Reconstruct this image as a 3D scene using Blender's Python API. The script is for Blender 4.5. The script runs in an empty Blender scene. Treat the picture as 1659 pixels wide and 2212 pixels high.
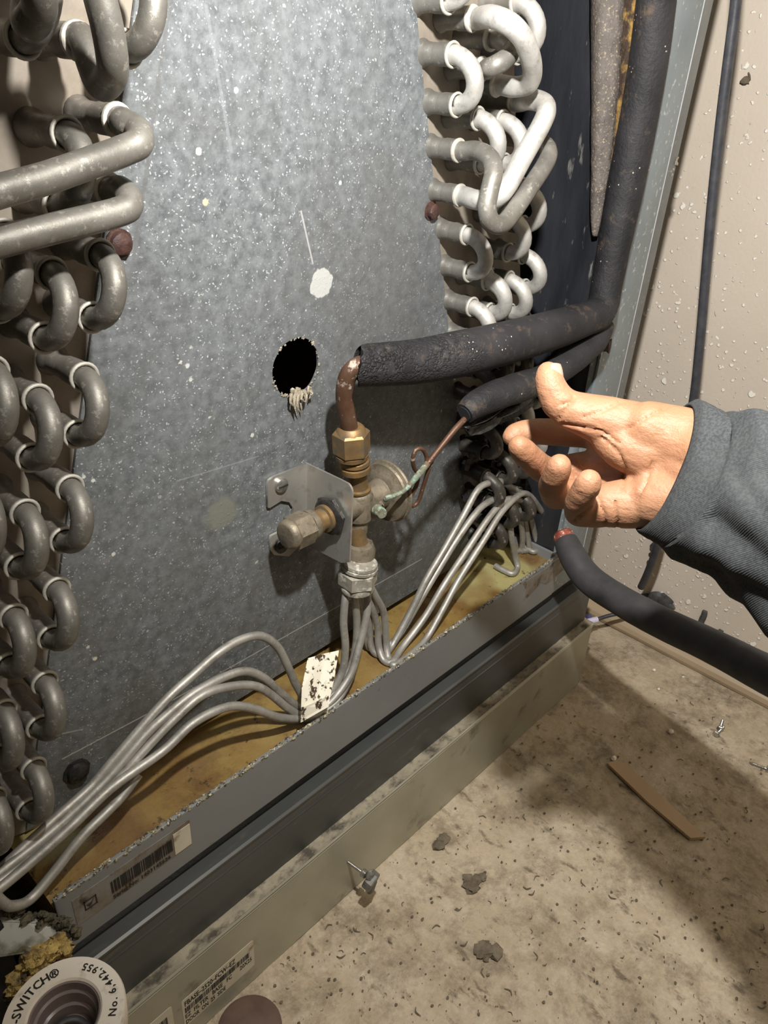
import bpy, bmesh, math, random
from mathutils import Vector, Matrix, noise
random.seed(7)
# ------------------------------------------------------------------ camera, world, lights
W0, H0 = 1659, 2212
F = 1647.61
RX = Vector((0.68809401, -0.72354239, 0.05489117))      # camera right in the world
RY = Vector((-0.33299289, -0.3820777, -0.86205125))     # camera down in the world
RZ = Vector((0.64470332, 0.57489393, -0.50383985))      # camera forward in the world
FLOOR = -0.551
CAM = Vector((0, -0.31, -FLOOR))
scene = bpy.context.scene
cd = bpy.data.cameras.new('camera'); cam = bpy.data.objects.new('camera', cd)
scene.collection.objects.link(cam)
cd.sensor_fit = 'VERTICAL'; cd.sensor_height = 36; cd.sensor_width = 27; cd.lens = 36 * F / H0
cd.clip_start = .01; cd.clip_end = 20
m = Matrix((( RX.x, -RY.x, -RZ.x, CAM.x), (RX.y, -RY.y, -RZ.y, CAM.y), (RX.z, -RY.z, -RZ.z, CAM.z), (0, 0, 0, 1)))
cam.matrix_world = m
scene.camera = cam
scene.view_settings.view_transform = 'Standard'; scene.view_settings.look = 'None'
scene.view_settings.gamma = 1; scene.view_settings.use_curve_mapping = False
scene.view_settings.exposure = 0
wd = bpy.data.worlds.new('world'); scene.world = wd; wd.use_nodes = True
wd.node_tree.nodes['Background'].inputs[0].default_value = (1.0, .88, .70, 1)
wd.node_tree.nodes['Background'].inputs[1].default_value = .05
def lamp(name, kind, loc, power, color, radius, aim=None, spot=None, blend=.5):
    l = bpy.data.lights.new(name, kind); o = bpy.data.objects.new(name, l); scene.collection.objects.link(o)
    o.location = loc; l.energy = power; l.color = color
    if kind == 'AREA': l.size = radius
    else: l.shadow_soft_size = radius
    if aim is not None: o.rotation_euler = (Vector(aim) - Vector(loc)).to_track_quat('-Z', 'Y').to_euler()
    if spot: l.spot_size = math.radians(spot); l.spot_blend = blend
    return o
# the technician's work light, held up beside the camera, and an added, unseen warm fill lamp overhead, far behind
lamp('work_light', 'SPOT', (.15, -.225, .12 - FLOOR), 16, (1, .97, .92), .008, (.62, -.08, -.12 - FLOOR), 172, .9)
lamp('overhead_fill', 'AREA', (.1, -1.6, 2.2), 8, (1, .82, .58), .5, (.3, 0, .2))

# ------------------------------------------------------------------ helpers
def ray(px, py): return RX * ((px - W0 / 2) / F) + RY * ((py - H0 / 2) / F) + RZ
def onY(px, py, y): d = ray(px, py); return CAM + d * ((y - CAM.y) / d.y)
def onX(px, py, x): d = ray(px, py); return CAM + d * ((x - CAM.x) / d.x)
def onZ(px, py, z): d = ray(px, py); return CAM + d * ((z - CAM.z) / d.z)
def dep(px, py, t): return CAM + ray(px, py) * t
def V(*a): return Vector(a)
Z0 = -FLOOR
C = scene.collection
OFF = {}
def tag(o, label, cat, group=None, kind=None):
    if label: o['label'] = label
    if cat: o['category'] = cat
    if group: o['group'] = group
    if kind: o['kind'] = kind
    return o
def thing(name, loc, label, cat, group=None):
    o = bpy.data.objects.new(name, None); C.objects.link(o); o.location = loc; o.empty_display_size = .02
    OFF[o.name] = Vector(loc); return tag(o, label, cat, group)
def link_mesh(name, me, m, parent=None, label=None, smooth=True):
    o = bpy.data.objects.new(name, me); C.objects.link(o)
    if m: me.materials.append(m)
    if parent is not None:
        off = OFF[parent.name]; me.transform(Matrix.Translation(-off)); o.parent = parent; OFF[o.name] = off
    else:
        # origin at the lowest centre of the mesh
        xs = [v.co for v in me.vertices]
        off = Vector((sum(v.x for v in xs) / len(xs), sum(v.y for v in xs) / len(xs), min(v.z for v in xs)))
        me.transform(Matrix.Translation(-off)); o.location = off; OFF[o.name] = off
    if label: o['label'] = label
    if smooth:
        me.polygons.foreach_set('use_smooth', [True] * len(me.polygons))
        try: me.set_sharp_from_angle(angle=math.radians(40))
        except Exception: pass
    return o
class B:
    def __init__(s): s.v = []; s.f = []
    def add(s, vs, fs):
        n = len(s.v); s.v += [Vector(v) for v in vs]; s.f += [tuple(i + n for i in f) for f in fs]; return s
    def box(s, lo, hi):
        x0, y0, z0 = lo; x1, y1, z1 = hi
        return s.add([(x0,y0,z0),(x1,y0,z0),(x1,y1,z0),(x0,y1,z0),(x0,y0,z1),(x1,y0,z1),(x1,y1,z1),(x0,y1,z1)],
                     [(0,3,2,1),(4,5,6,7),(0,1,5,4),(1,2,6,5),(2,3,7,6),(3,0,4,7)])
    def slab(s, pts, d):          # polygon pts (ccw or cw), thickened by vector d
        n = len(pts); d = Vector(d)
        vs = [Vector(p) for p in pts] + [Vector(p) + d for p in pts]
        return s.add(vs, [tuple(range(n)), tuple(range(2 * n - 1, n - 1, -1))] + [(i, i + n, (i + 1) % n + n, (i + 1) % n) for i in range(n)])
    def tube(s, pts, r, seg=14, sub=6, cap=True, jit=0, smooth=True):
        P = spline(pts, sub) if (smooth and len(pts) > 2) else [Vector(p) for p in pts]
        n = len(P)
        if isinstance(r, (int, float)): R = [r] * n
        else:
            R = []
            for i in range(n):
                t = i / (n - 1) * (len(r) - 1); k = min(int(t), len(r) - 2); R.append(r[k] + (r[k + 1] - r[k]) * (t - k))
        T = [(P[min(i + 1, n - 1)] - P[max(i - 1, 0)]).normalized() for i in range(n)]
        a = Vector((0, 0, 1)) if abs(T[0].z) < .9 else Vector((1, 0, 0))
        u = T[0].cross(a).normalized(); vs = []
        for i in range(n):
            u = (u - T[i] * u.dot(T[i])).normalized(); w = T[i].cross(u)
            for k in range(seg):
                an = 2 * math.pi * k / seg; dd = u * math.cos(an) + w * math.sin(an); rr = R[i]
                if jit: rr *= 1 + jit * noise.noise((P[i] + dd * R[i]) * 90)
                vs.append(P[i] + dd * rr)
        fs = [(i * seg + k, i * seg + (k + 1) % seg, (i + 1) * seg + (k + 1) % seg, (i + 1) * seg + k) for i in range(n - 1) for k in range(seg)]
        if cap: fs += [tuple(range(seg - 1, -1, -1)), tuple((n - 1) * seg + k for k in range(seg))]
        return s.add(vs, fs)
    def lathe(s, prof, o=(0,0,0), axis=(0,0,1), seg=24, hexn=0):   # prof: [(radius, height)...]
        o = Vector(o); ax = Vector(axis).normalized(); a = Vector((0,0,1)) if abs(ax.z) < .9 else Vector((1,0,0))
        u = ax.cross(a).normalized(); w = ax.cross(u); vs = []
        n = len(prof)
        for r, h in prof:
            for k in range(seg):
                an = 2 * math.pi * k / seg; vs.append(o + ax * h + (u * math.cos(an) + w * math.sin(an)) * r)
        fs = [(i * seg + k, i * seg + (k + 1) % seg, (i + 1) * seg + (k + 1) % seg, (i + 1) * seg + k) for i in range(n - 1) for k in range(seg)]
        fs += [tuple(range(seg - 1, -1, -1)), tuple((n - 1) * seg + k for k in range(seg))]
        return s.add(vs, fs)
    def ball(s, c, r, sc=(1,1,1), seed=0, amp=0, nseg=12):
        vs = []; fs = []; c = Vector(c); m_ = nseg // 2 + 1
        for i in range(m_ + 1):
            th = math.pi * i / m_
            for k in range(nseg):
                ph = 2 * math.pi * k / nseg; d = Vector((math.sin(th) * math.cos(ph) * sc[0], math.sin(th) * math.sin(ph) * sc[1], math.cos(th) * sc[2]))
                a = 1 + amp * noise.noise(d * 2.2 + Vector((seed * 3.1, seed, 0)))
                vs.append(c + d * r * a)
        for i in range(m_):
            for k in range(nseg): fs.append((i * nseg + k, (i + 1) * nseg + k, (i + 1) * nseg + (k + 1) % nseg, i * nseg + (k + 1) % nseg))
        return s.add(vs, fs)
    def mesh(s, name, bev=0):
        me = bpy.data.meshes.new(name); me.from_pydata([tuple(v) for v in s.v], [], s.f); me.validate()
        bm = bmesh.new(); bm.from_mesh(me); bmesh.ops.remove_doubles(bm, verts=bm.verts, dist=1e-7)
        bmesh.ops.recalc_face_normals(bm, faces=bm.faces)
        if bev: bmesh.ops.bevel(bm, geom=[e for e in bm.edges if e.is_manifold and e.calc_face_angle(0) > .5], offset=bev, segments=2, affect='EDGES', profile=.6)
        bm.to_mesh(me); bm.free(); return me
    def obj(s, name, m, parent=None, label=None, smooth=True, bev=0):
        return link_mesh(name, s.mesh(name, bev), m, parent, label, smooth)
def spline(pts, sub=6):
    p = [Vector(q) for q in pts]; out = []
    for i in range(len(p) - 1):
        a, b, c, d = p[max(i - 1, 0)], p[i], p[i + 1], p[min(i + 2, len(p) - 1)]
        for k in range(sub):
            t = k / sub
            out.append(.5 * ((2 * b) + (c - a) * t + (2 * a - 5 * b + 4 * c - d) * t * t + (3 * b - a - 3 * c + d) * t ** 3))
    out.append(p[-1]); return out
def text_mesh(txt, size):
    cu = bpy.data.curves.new('t', 'FONT'); cu.body = txt; cu.size = size; cu.resolution_u = 2; cu.offset = size * .022
    o = bpy.data.objects.new('t', cu); C.objects.link(o)
    dg = bpy.context.evaluated_depsgraph_get(); me = bpy.data.meshes.new_from_object(o.evaluated_get(dg))
    bpy.data.objects.remove(o); vs = [v.co.copy() for v in me.vertices]; fs = [tuple(p.vertices) for p in me.polygons]
    bpy.data.meshes.remove(me); return vs, fs

# ------------------------------------------------------------------ materials
class N:
    def __init__(s, name):
        s.m = bpy.data.materials.new(name); s.m.use_nodes = True; s.t = s.m.node_tree; s.b = s.t.nodes['Principled BSDF']
        s.co = s.t.nodes.new('ShaderNodeTexCoord').outputs['Object']
    def new(s, k, **kw):
        n = s.t.nodes.new('ShaderNode' + k)
        for a, v in kw.items(): setattr(n, a, v)
        return n
    def put(s, sock, v):
        if isinstance(v, bpy.types.NodeSocket): s.t.links.new(v, sock)
        elif isinstance(v, (tuple, list)) and len(v) == 3 and sock.type == 'RGBA': sock.default_value = (*v, 1)
        else: sock.default_value = v
    def math(s, op, a, b=0, c=None, clamp=False):
        n = s.new('Math', operation=op, use_clamp=clamp); s.put(n.inputs[0], a); s.put(n.inputs[1], b)
        if c is not None: s.put(n.inputs[2], c)
        return n.outputs[0]
    def map(s, scale=(1,1,1), rot=(0,0,0), loc=(0,0,0)):
        n = s.new('Mapping'); s.put(n.inputs[0], s.co); n.inputs[1].default_value = loc; n.inputs[2].default_value = rot; n.inputs[3].default_value = scale; return n.outputs[0]
    def noise(s, scale, detail=3, rough=.5, lo=0, hi=1, co=None, dist=0):
        n = s.new('TexNoise'); s.put(n.inputs['Vector'], co or s.co); n.inputs['Scale'].default_value = scale; n.inputs['Detail'].default_value = detail
        n.inputs['Roughness'].default_value = rough; n.inputs['Distortion'].default_value = dist
        return s.ramp(n.outputs[0], lo, hi) if (lo, hi) != (0, 1) else n.outputs[0]
    def vor(s, scale, lo, hi, co=None, feat='F1', rnd=1, out=0):
        n = s.new('TexVoronoi', feature=feat); s.put(n.inputs['Vector'], co or s.co); n.inputs['Scale'].default_value = scale; n.inputs['Randomness'].default_value = rnd
        return s.ramp(n.outputs[out], lo, hi)
    def flat(s, ax, dist=0, ds=60):
        sc = [1, 1, 1]; sc[ax] = 0; v = s.map(tuple(sc))
        if dist:
            d = s.new('TexNoise'); d.inputs['Scale'].default_value = ds; s.put(d.inputs['Vector'], v)
            k = s.new('VectorMath', operation='SCALE'); s.t.links.new(d.outputs['Color'], k.inputs[0]); k.inputs['Scale'].default_value = dist
            a = s.new('VectorMath', operation='ADD'); s.t.links.new(k.outputs[0], a.inputs[0]); s.put(a.inputs[1], v); v = a.outputs[0]
        return v
    def ramp(s, v, lo, hi):
        n = s.new('MapRange', clamp=True); s.put(n.inputs[0], v); n.inputs[1].default_value = lo; n.inputs[2].default_value = hi
        n.inputs[3].default_value = 0; n.inputs[4].default_value = 1
        return n.outputs[0]
    def mix(s, f, a, b, mode='MIX'):
        n = s.new('Mix', data_type='RGBA', blend_type=mode); s.put(n.inputs[0], f); s.put(n.inputs[6], a); s.put(n.inputs[7], b); return n.outputs[2]
    def xyz(s):
        n = s.new('SeparateXYZ'); s.put(n.inputs[0], s.co); return n.outputs
    def seg(s, A, Bp, a, b, w, soft):       # mask: distance from segment a-b in the plane of sockets A,B
        dx, dy = b[0] - a[0], b[1] - a[1]; L = math.hypot(dx, dy); ux, uy = dx / L, dy / L
        px = s.math('SUBTRACT', A, a[0]); py = s.math('SUBTRACT', Bp, a[1])
        al = s.math('ADD', s.math('MULTIPLY', px, ux), s.math('MULTIPLY', py, uy))
        ac = s.math('ABSOLUTE', s.math('SUBTRACT', s.math('MULTIPLY', px, uy), s.math('MULTIPLY', py, ux)))
        m1 = s.ramp(ac, w + soft, w); m2 = s.math('MULTIPLY', s.math('GREATER_THAN', al, 0), s.math('LESS_THAN', al, L))
        return s.math('MULTIPLY', m1, m2)
    def spot(s, A, Bp, c, r, soft, wob=0, sc=(1, 1)):
        px = s.math('MULTIPLY', s.math('SUBTRACT', A, c[0]), sc[0]); py = s.math('MULTIPLY', s.math('SUBTRACT', Bp, c[1]), sc[1])
        d = s.math('SQRT', s.math('ADD', s.math('MULTIPLY', px, px), s.math('MULTIPLY', py, py)))
        if wob: d = s.math('ADD', d, s.math('MULTIPLY', s.math('SUBTRACT', s.noise(1.2 / r, 3), .5), wob))
        return s.ramp(d, r + soft, r)
    def fin(s, col=None, metal=None, rough=None, bump=None, bs=.3, bd=.001, spec=None, sss=None):
        i = s.b.inputs
        if col is not None: s.put(i['Base Color'], col)
        if metal is not None: s.put(i['Metallic'], metal)
        if rough is not None: s.put(i['Roughness'], rough)
        if spec is not None: s.put(i['Specular IOR Level'], spec)
        if bump is not None:
            n = s.new('Bump'); n.inputs['Strength'].default_value = bs; n.inputs['Distance'].default_value = bd; s.put(n.inputs['Height'], bump); s.t.links.new(n.outputs[0], i['Normal'])
        if sss: i['Subsurface Weight'].default_value = sss; i['Subsurface Radius'].default_value = (.004, .0015, .0008); i['Subsurface Scale'].default_value = 1
        return s.m
def simple(name, c1, c2=None, scale=60, lo=.35, hi=.65, metal=0, rough=.5, bump=.2, bd=.0005, bscale=None, stretch=(1,1,1), c3=None, s3=200, l3=.6, h3=.75, spec=None, rvar=0):
    n = N(name); co = n.map(stretch) if stretch != (1,1,1) else None
    col = n.mix(n.noise(scale, 5, .6, lo, hi, co), c1, c2 or c1)
    if c3: col = n.mix(n.noise(s3, 4, .6, l3, h3, co), col, c3)
    r = rough if not rvar else n.math('ADD', rough, n.math('MULTIPLY', n.noise(scale * 1.7, 4), rvar))
    return n.fin(col, metal, r, n.noise(bscale or scale * 3, 5, .6, co=co), bump, bd, spec)

M = {}
# galvanised front plate
def plate_mat():
    n = N('galvanised steel plate'); x, y, z = n.xyz()   # object coords: world minus coil origin (0.27,0,Z0-.366)
    ox, oz = .27, Z0 - .366
    def L(px, py): p = onY(px, py, 0); return (p.x - ox, p.z - oz)
    base = n.mix(n.noise(9, 4, .6, .3, .7), (.095, .106, .114), (.148, .161, .170))
    base = n.mix(n.noise(160, 4, .7, .38, .62), base, (.205, .222, .235))
    f2 = n.flat(1, .004, 300); fl = n.math('MULTIPLY', n.vor(520, .30, .12, f2), n.noise(170, 2, .5, .40, .58, f2))
    base = n.mix(n.math('MULTIPLY', fl, .7), base, (.66, .70, .73))
    sp = n.math('MULTIPLY', n.vor(90, .10, .06, f2), n.noise(40, 2, .5, .52, .58, f2))
    base = n.mix(sp, base, (.6, .58, .52))
    # brownish mottling, growing towards the bottom edge
    dirt = n.noise(22, 6, .65, .35, .75)
    base = n.mix(n.math('MULTIPLY', dirt, n.ramp(z, .24, -.02)), base, (.095, .088, .066))
    base = n.mix(n.math('MULTIPLY', n.noise(13, 5, .7, .5, .72, dist=1.5), .5), base, (.11, .11, .10))
    base = n.mix(n.math('MULTIPLY', n.spot(x, z, L(820, 640), .03, .07, .06), .4), base, (.12, .115, .11))
    # scratches
    for a, b, w, c, k in [((134, 1640), (345, 1528), .0002, (.6,.6,.55), .6), ((345, 1528), (912, 1207), .0002, (.6,.6,.55), .6), ((134, 1585), (180, 1575), .0002, (.6,.6,.55), .4),
                       ((373, -40), (330, 265), .0006, (.14,.14,.14), .6), ((330, 265), (296, 515), .0006, (.14,.14,.14), .6), ((296, 515), (262, 722), .0006, (.14,.14,.14), .5),
                       ((650, 455), (676, 570), .0003, (.5,.5,.5), .7), ((445, 10), (500, 330), .0006, (.26,.28,.31), .45), ((380, 1040), (560, 985), .0002, (.6,.6,.6), .2)]:
        base = n.mix(n.math('MULTIPLY', n.seg(x, z, L(*a), L(*b), w, .0004), k), base, c)
    # white paint blot, small rusty specks
    base = n.mix(n.spot(x, z, L(694, 612), .0075, .0006, .006), base, (.50, .51, .50))
    for (px, py), r, c in [((444, 437), .0022, (.8,.62,.45)), ((429, 327), .0022, (.75,.75,.65)), ((205, 1423), .0016, (.8,.78,.6)), ((190, 1398), .0012, (.7,.7,.6)), ((181, 1030), .0012, (.9,.9,.85)), ((201, 1038), .0012, (.9,.9,.85)), ((245, 1197), .0014, (.9,.88,.8)),
                           ((510, 195), .0015, (.8,.8,.78)), ((735, 395), .0012, (.9,.9,.9)), ((405, 790), .0016, (.8,.8,.75)), ((545, 940), .0016, (.8,.8,.75)), ((412, 820), .0013, (.8,.8,.75))]:
        base = n.mix(n.spot(x, z, L(px, py), r * .6, .0005, .0012), base, tuple(q * .75 for q in c))
    base = n.mix(n.spot(x, z, L(480, 1110), .008, .004, .01), base, (.2, .21, .18))
    h = n.math('ADD', n.noise(330, 4, .7), n.math('MULTIPLY', fl, .8))
    return n.fin(base, .30, n.math('ADD', .38, n.math('MULTIPLY', n.noise(120, 4), .25)), h, .35, .0006)
M['plate'] = plate_mat()
M['sheet'] = simple('tan stained tube sheet steel', (.24, .205, .165), (.34, .30, .25), 40, metal=.3, rough=.5, c3=(.16, .13, .10), s3=30, l3=.55, h3=.75, bump=.3)
def alu(name, a, b, rough=.42, dark=(.18, .16, .13)):
    n = N(name); col = n.mix(n.noise(55, 5, .6, .35, .65), a, b)
    col = n.mix(n.math('MULTIPLY', n.noise(120, 5, .7, .52, .7), .6), col, dark)
    col = n.mix(n.math('MULTIPLY', n.noise(260, 5, .75, .56, .7), .55), col, (.60, .58, .52))
    return n.fin(col, .55, n.math('ADD', rough, n.math('MULTIPLY', n.noise(200, 4), .2)), n.noise(500, 4, .7), .3, .0003)
M['alu'] = alu('oxidised aluminium tube', (.155, .148, .132), (.245, .234, .21))
M['feeder'] = alu('grey feeder tube', (.30, .288, .26), (.43, .415, .38), .42)
M['alu_pale'] = alu('chalky aluminium tube', (.42, .41, .385), (.60, .59, .565), .5, (.22, .20, .17))
M['alu_dark'] = alu('dull aluminium stub', (.17, .155, .135), (.29, .27, .24), .48, (.10, .085, .07))
M['ring'] = alu('chalky crusted braze ring', (.42, .405, .36), (.62, .60, .54), .6, (.35, .3, .24))
M['brass'] = simple('aged brass', (.26, .155, .055), (.15, .10, .05), 90, metal=.45, rough=.5, c3=(.13, .11, .08), s3=140, l3=.5, h3=.7, bump=.4)
M['brass_grey'] = simple('grey tarnished brass', (.24, .20, .145), (.15, .13, .095), 120, metal=.4, rough=.5, c3=(.12, .10, .07), s3=220, l3=.52, h3=.68, bump=.6)
M['nickel'] = simple('dusty nickel nut', (.38, .355, .30), (.26, .24, .20), 110, metal=.3, rough=.5, c3=(.62, .6, .52), s3=260, l3=.55, h3=.65, bump=.5)
M['copper'] = simple('brown oxidised copper', (.085, .04, .024), (.13, .072, .045), 70, metal=.4, rough=.5, c3=(.50, .43, .36), s3=150, l3=.6, h3=.68, bump=.4)
M['verdigris'] = simple('verdigris on copper', (.16, .23, .17), (.14, .09, .055), 160, metal=.2, rough=.75, c3=(.28, .36, .29), s3=330, l3=.5, h3=.6, bump=.8)
M['steel'] = simple('worn zinc bracket', (.46, .45, .42), (.56, .54, .5), 40, metal=.75, rough=.33, c3=(.28, .26, .22), s3=80, l3=.55, h3=.75, bump=.15)
M['shiny'] = simple('bright zinc screw', (.6, .6, .58), (.42, .4, .37), 200, metal=.9, rough=.28)
M['bare'] = simple('pale glint zinc', (.75, .78, .8), (.6, .63, .66), 60, metal=.5, rough=.35)  # pale tone painting the highlight on the post edge
M['rust'] = simple('rusted screw head', (.045, .018, .013), (.085, .042, .032), 260, metal=.2, rough=.6, c3=(.05, .03, .03), s3=400, l3=.5, h3=.6, bump=.8)
M['blackgrease'] = simple('wet black residue', (.012, .012, .013), (.03, .028, .025), 200, rough=.25, bump=.8)
def dist_co(n, ds, amt, sc):
    mp = n.map(sc); d = n.new('TexNoise'); d.inputs['Scale'].default_value = ds; n.put(d.inputs['Vector'], mp)
    v = n.new('VectorMath', operation='SCALE'); n.t.links.new(d.outputs['Color'], v.inputs[0]); v.inputs['Scale'].default_value = amt
    a = n.new('VectorMath', operation='ADD'); n.t.links.new(v.outputs[0], a.inputs[0]); n.put(a.inputs[1], mp); return a.outputs[0]
def foam_mat(name, crack):
    n = N(name); base = n.mix(n.noise(30, 5, .6, .35, .7), (.012, .012, .014), (.034, .032, .035))
    base = n.mix(n.math('MULTIPLY', n.noise(70, 5, .7, .56, .74), .8), base, (.12, .085, .06))
    base = n.mix(n.math('MULTIPLY', n.vor(260, .14, .08), n.noise(50, 2, .5, .58, .64)), base, (.75, .66, .55))
    h = n.noise(420, 4, .7)
    if crack:
        x, y, z = n.xyz()
        cr = n.vor(360, .0, .20, co=dist_co(n, 200, .006, (.8, 1, 1.3)), feat='DISTANCE_TO_EDGE'); cr = n.math('MAXIMUM', cr, n.noise(120, 3, .6, .45, .6))
        mk = n.math('MULTIPLY', n.ramp(x, crack[1], crack[0]), n.noise(60, 3, .5, .35, .55))
        cr2 = n.math('SUBTRACT', 1, n.math('MULTIPLY', n.math('SUBTRACT', 1, cr), mk)); base = n.mix(cr2, (.006, .006, .006), base)
        h = n.math('ADD', n.math('MULTIPLY', h, .25), n.math('MULTIPLY', cr2, 2))
    return n.fin(base, 0, .62, h, .6, .0012, spec=.35)
M['foam'] = foam_mat('black rubber pipe insulation', None)
M['liner'] = simple('black foil liner', (.012, .013, .016), (.03, .032, .038), 25, rough=.32, bump=.7, bd=.003, bscale=22, stretch=(1, 1, .25), c3=(.22, .21, .20), s3=160, l3=.62, h3=.76)  # pale streaks paint crinkle highlights into the colour
M['black'] = simple('black void liner', (.006, .006, .008), (.012, .012, .016), 30, rough=.9)
M['flap'] = simple('dusty brown insulation liner', (.08, .068, .06), (.145, .125, .11), 60, rough=.7, c3=(.36, .29, .20), s3=650, l3=.57, h3=.68, bump=.8, bd=.002)
M['yellow'] = simple('stained fibreglass', (.42, .26, .06), (.16, .09, .035), 60, rough=.9, c3=(.05, .03, .02), s3=70, l3=.5, h3=.6, bump=1, bd=.003, bscale=150)
M['post'] = simple('galvanised cabinet post', (.25, .295, .32), (.32, .37, .40), 25, metal=.3, rough=.42, c3=(.62, .64, .62), s3=330, l3=.6, h3=.68, bump=.15, stretch=(1, 1, .7))
M['post_dark'] = simple('grey painted flange', (.15, .155, .155), (.20, .205, .20), 30, rough=.5, c3=(.32, .3, .25), s3=200, l3=.62, h3=.7)
def wall_mat():
    n = N('painted wall with plaster spatter'); base = n.mix(n.noise(5, 4, .6, .35, .7), (.62, .54, .45), (.72, .635, .54))
    base = n.mix(n.math('MULTIPLY', n.noise(500, 3, .6), .25), base, (.45, .39, .33))
    fw = n.flat(0, .004, 160); low = n.ramp(n.xyz()[2], .62, .30)
    v1 = n.math('MULTIPLY', n.vor(150, .24, .17, fw), n.math('GREATER_THAN', n.noise(130, 2, .5, co=fw), n.math('SUBTRACT', .54, n.math('MULTIPLY', low, .12)))); v2 = n.math('MULTIPLY', n.vor(60, .22, .17, fw), n.math('GREATER_THAN', n.noise(50, 2, .5, co=fw), n.math('SUBTRACT', .60, n.math('MULTIPLY', low, .10))))
    m_ = n.math('MAXIMUM', v1, v2); base = n.mix(m_, base, (.88, .84, .76))
    x, y, z = n.xyz(); 
    return n.fin(base, 0, .6, n.math('ADD', n.math('MULTIPLY', m_, 1.6), n.math('MULTIPLY', n.noise(300, 4), .3)), .6, .0012)
M['wall'] = wall_mat()
def floor_mat():
    n = N('dirty concrete'); base = n.mix(n.noise(6, 5, .6, .3, .7), (.45, .365, .25), (.63, .525, .38))
    base = n.mix(n.noise(28, 6, .7, .45, .75), base, (.70, .61, .48))
    base = n.mix(n.math('MULTIPLY', n.noise(20, 8, .8, .47, .64, dist=.15), .85), base, (.20, .155, .10))
    base = n.mix(n.math('MULTIPLY', n.noise(75, 6, .7, .58, .68, co=n.map((1, .5, 1), (0, 0, .5))), .85), base, (.13, .10, .065))
    base = n.mix(n.math('MULTIPLY', n.noise(200, 5, .7, .35, .75), .4), base, (.26, .21, .15))
    return n.fin(base, 0, .75, n.math('ADD', n.noise(120, 7, .75), n.math('MULTIPLY', n.noise(18, 5, .7), 2.5)), .7, .0025)
M['floor'] = floor_mat()
def pan_mat():
    n = N('rust-stained drain pan'); base = n.mix(n.noise(14, 5, .65, .35, .65), (.27, .19, .06), (.17, .095, .03))
    base = n.mix(n.noise(40, 6, .7, .48, .68), base, (.13, .07, .025)); base = n.mix(n.noise(9, 3, .6, .56, .64), base, (.36, .32, .14))
    base = n.mix(n.math('MULTIPLY', n.noise(130, 5, .7, .6, .68), .9), base, (.04, .025, .015))
    return n.fin(base, 0, n.ramp(n.noise(30, 3), .3, .8), n.noise(200, 5, .7), .5, .001)
M['pan'] = pan_mat()
M['lip'] = simple('grey painted pan lip', (.175, .18, .18), (.20, .205, .205), 15, rough=.38, bump=.1, c3=(.10, .09, .07), s3=60, l3=.66, h3=.78)
M['crust'] = simple('speckled crust on pan edge', (.30, .25, .14), (.05, .04, .03), 300, lo=.45, hi=.55, rough=.45, c3=(.75, .7, .52), s3=420, l3=.55, h3=.62, bump=1, bd=.001)
M['rail'] = simple('dark grimy steel rail', (.08, .085, .085), (.13, .135, .13), 12, metal=.5, rough=.4, c3=(.16, .15, .13), s3=90, l3=.6, h3=.75, bump=.3, stretch=(.3, 1, 1))
M['dust'] = simple('dusty ledge', (.34, .30, .215), (.23, .20, .15), 70, rough=.8, c3=(.07, .06, .045), s3=110, l3=.46, h3=.64, bump=1, bd=.0015, stretch=(.7, 1, 1))
M['basepanel'] = simple('dull galvanised base panel', (.46, .45, .36), (.37, .36, .285), 14, metal=.35, rough=.42, c3=(.14, .11, .08), s3=40, l3=.6, h3=.8, bump=.12)
M['paper'] = simple('cream paper label', (.62, .58, .46), (.55, .5, .39), 60, rough=.55, c3=(.28, .22, .14), s3=60, l3=.62, h3=.75, bump=.05)
M['paper_dirty'] = simple('stained clear label', (.21, .20, .185), (.15, .115, .08), 60, lo=.42, hi=.6, rough=.45, c3=(.05, .035, .02), s3=100, l3=.55, h3=.66, bump=.2)
M['ink'] = simple('black ink', (.015, .014, .013), rough=.6, bump=0)
M['tagw'] = simple('mould-spotted white tag', (.80, .76, .62), (.88, .85, .74), 40, rough=.55, c3=(.06, .04, .02), s3=230, l3=.54, h3=.60, bump=.1)
M['cable'] = simple('black rubber cable', (.035, .037, .045), (.06, .06, .068), 120, rough=.45, bump=.2)
M['hose'] = simple('soft black hose insulation', (.032, .031, .034), (.05, .048, .05), 60, rough=.7, bump=.3)
M['trim'] = simple('varnished floor trim', (.34, .25, .16), (.46, .36, .24), 30, rough=.45, stretch=(1, .1, 1), bump=.2)
M['wood'] = simple('bare wooden strip', (.42, .29, .17), (.50, .36, .22), 50, rough=.65, stretch=(.2, .2, 1), bump=.2)
M['debris'] = simple('dark debris', (.10, .08, .055), (.19, .155, .11), 150, rough=.85, bump=.8)
M['lint'] = simple('tan lint', (.34, .30, .23), (.20, .17, .12), 300, rough=.95, bump=1)
M['tar'] = simple('dark sealant smear', (.045, .047, .05), (.09, .09, .09), 120, rough=.6, bump=.8)
M['pvc'] = simple('white moulded plastic', (.86, .79, .69), (.92, .86, .77), 50, rough=.42, bump=.05, c3=(.6, .55, .46), s3=200, l3=.6, h3=.75)
M['pvc_in'] = simple('purplish grey plastic cup', (.26, .215, .21), (.20, .165, .16), 40, rough=.25, bump=.05)
M['white_metal'] = simple('pale painted metal flange', (.40, .40, .36), (.30, .30, .26), 30, rough=.5, c3=(.10, .085, .05), s3=70, l3=.5, h3=.68)
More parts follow.
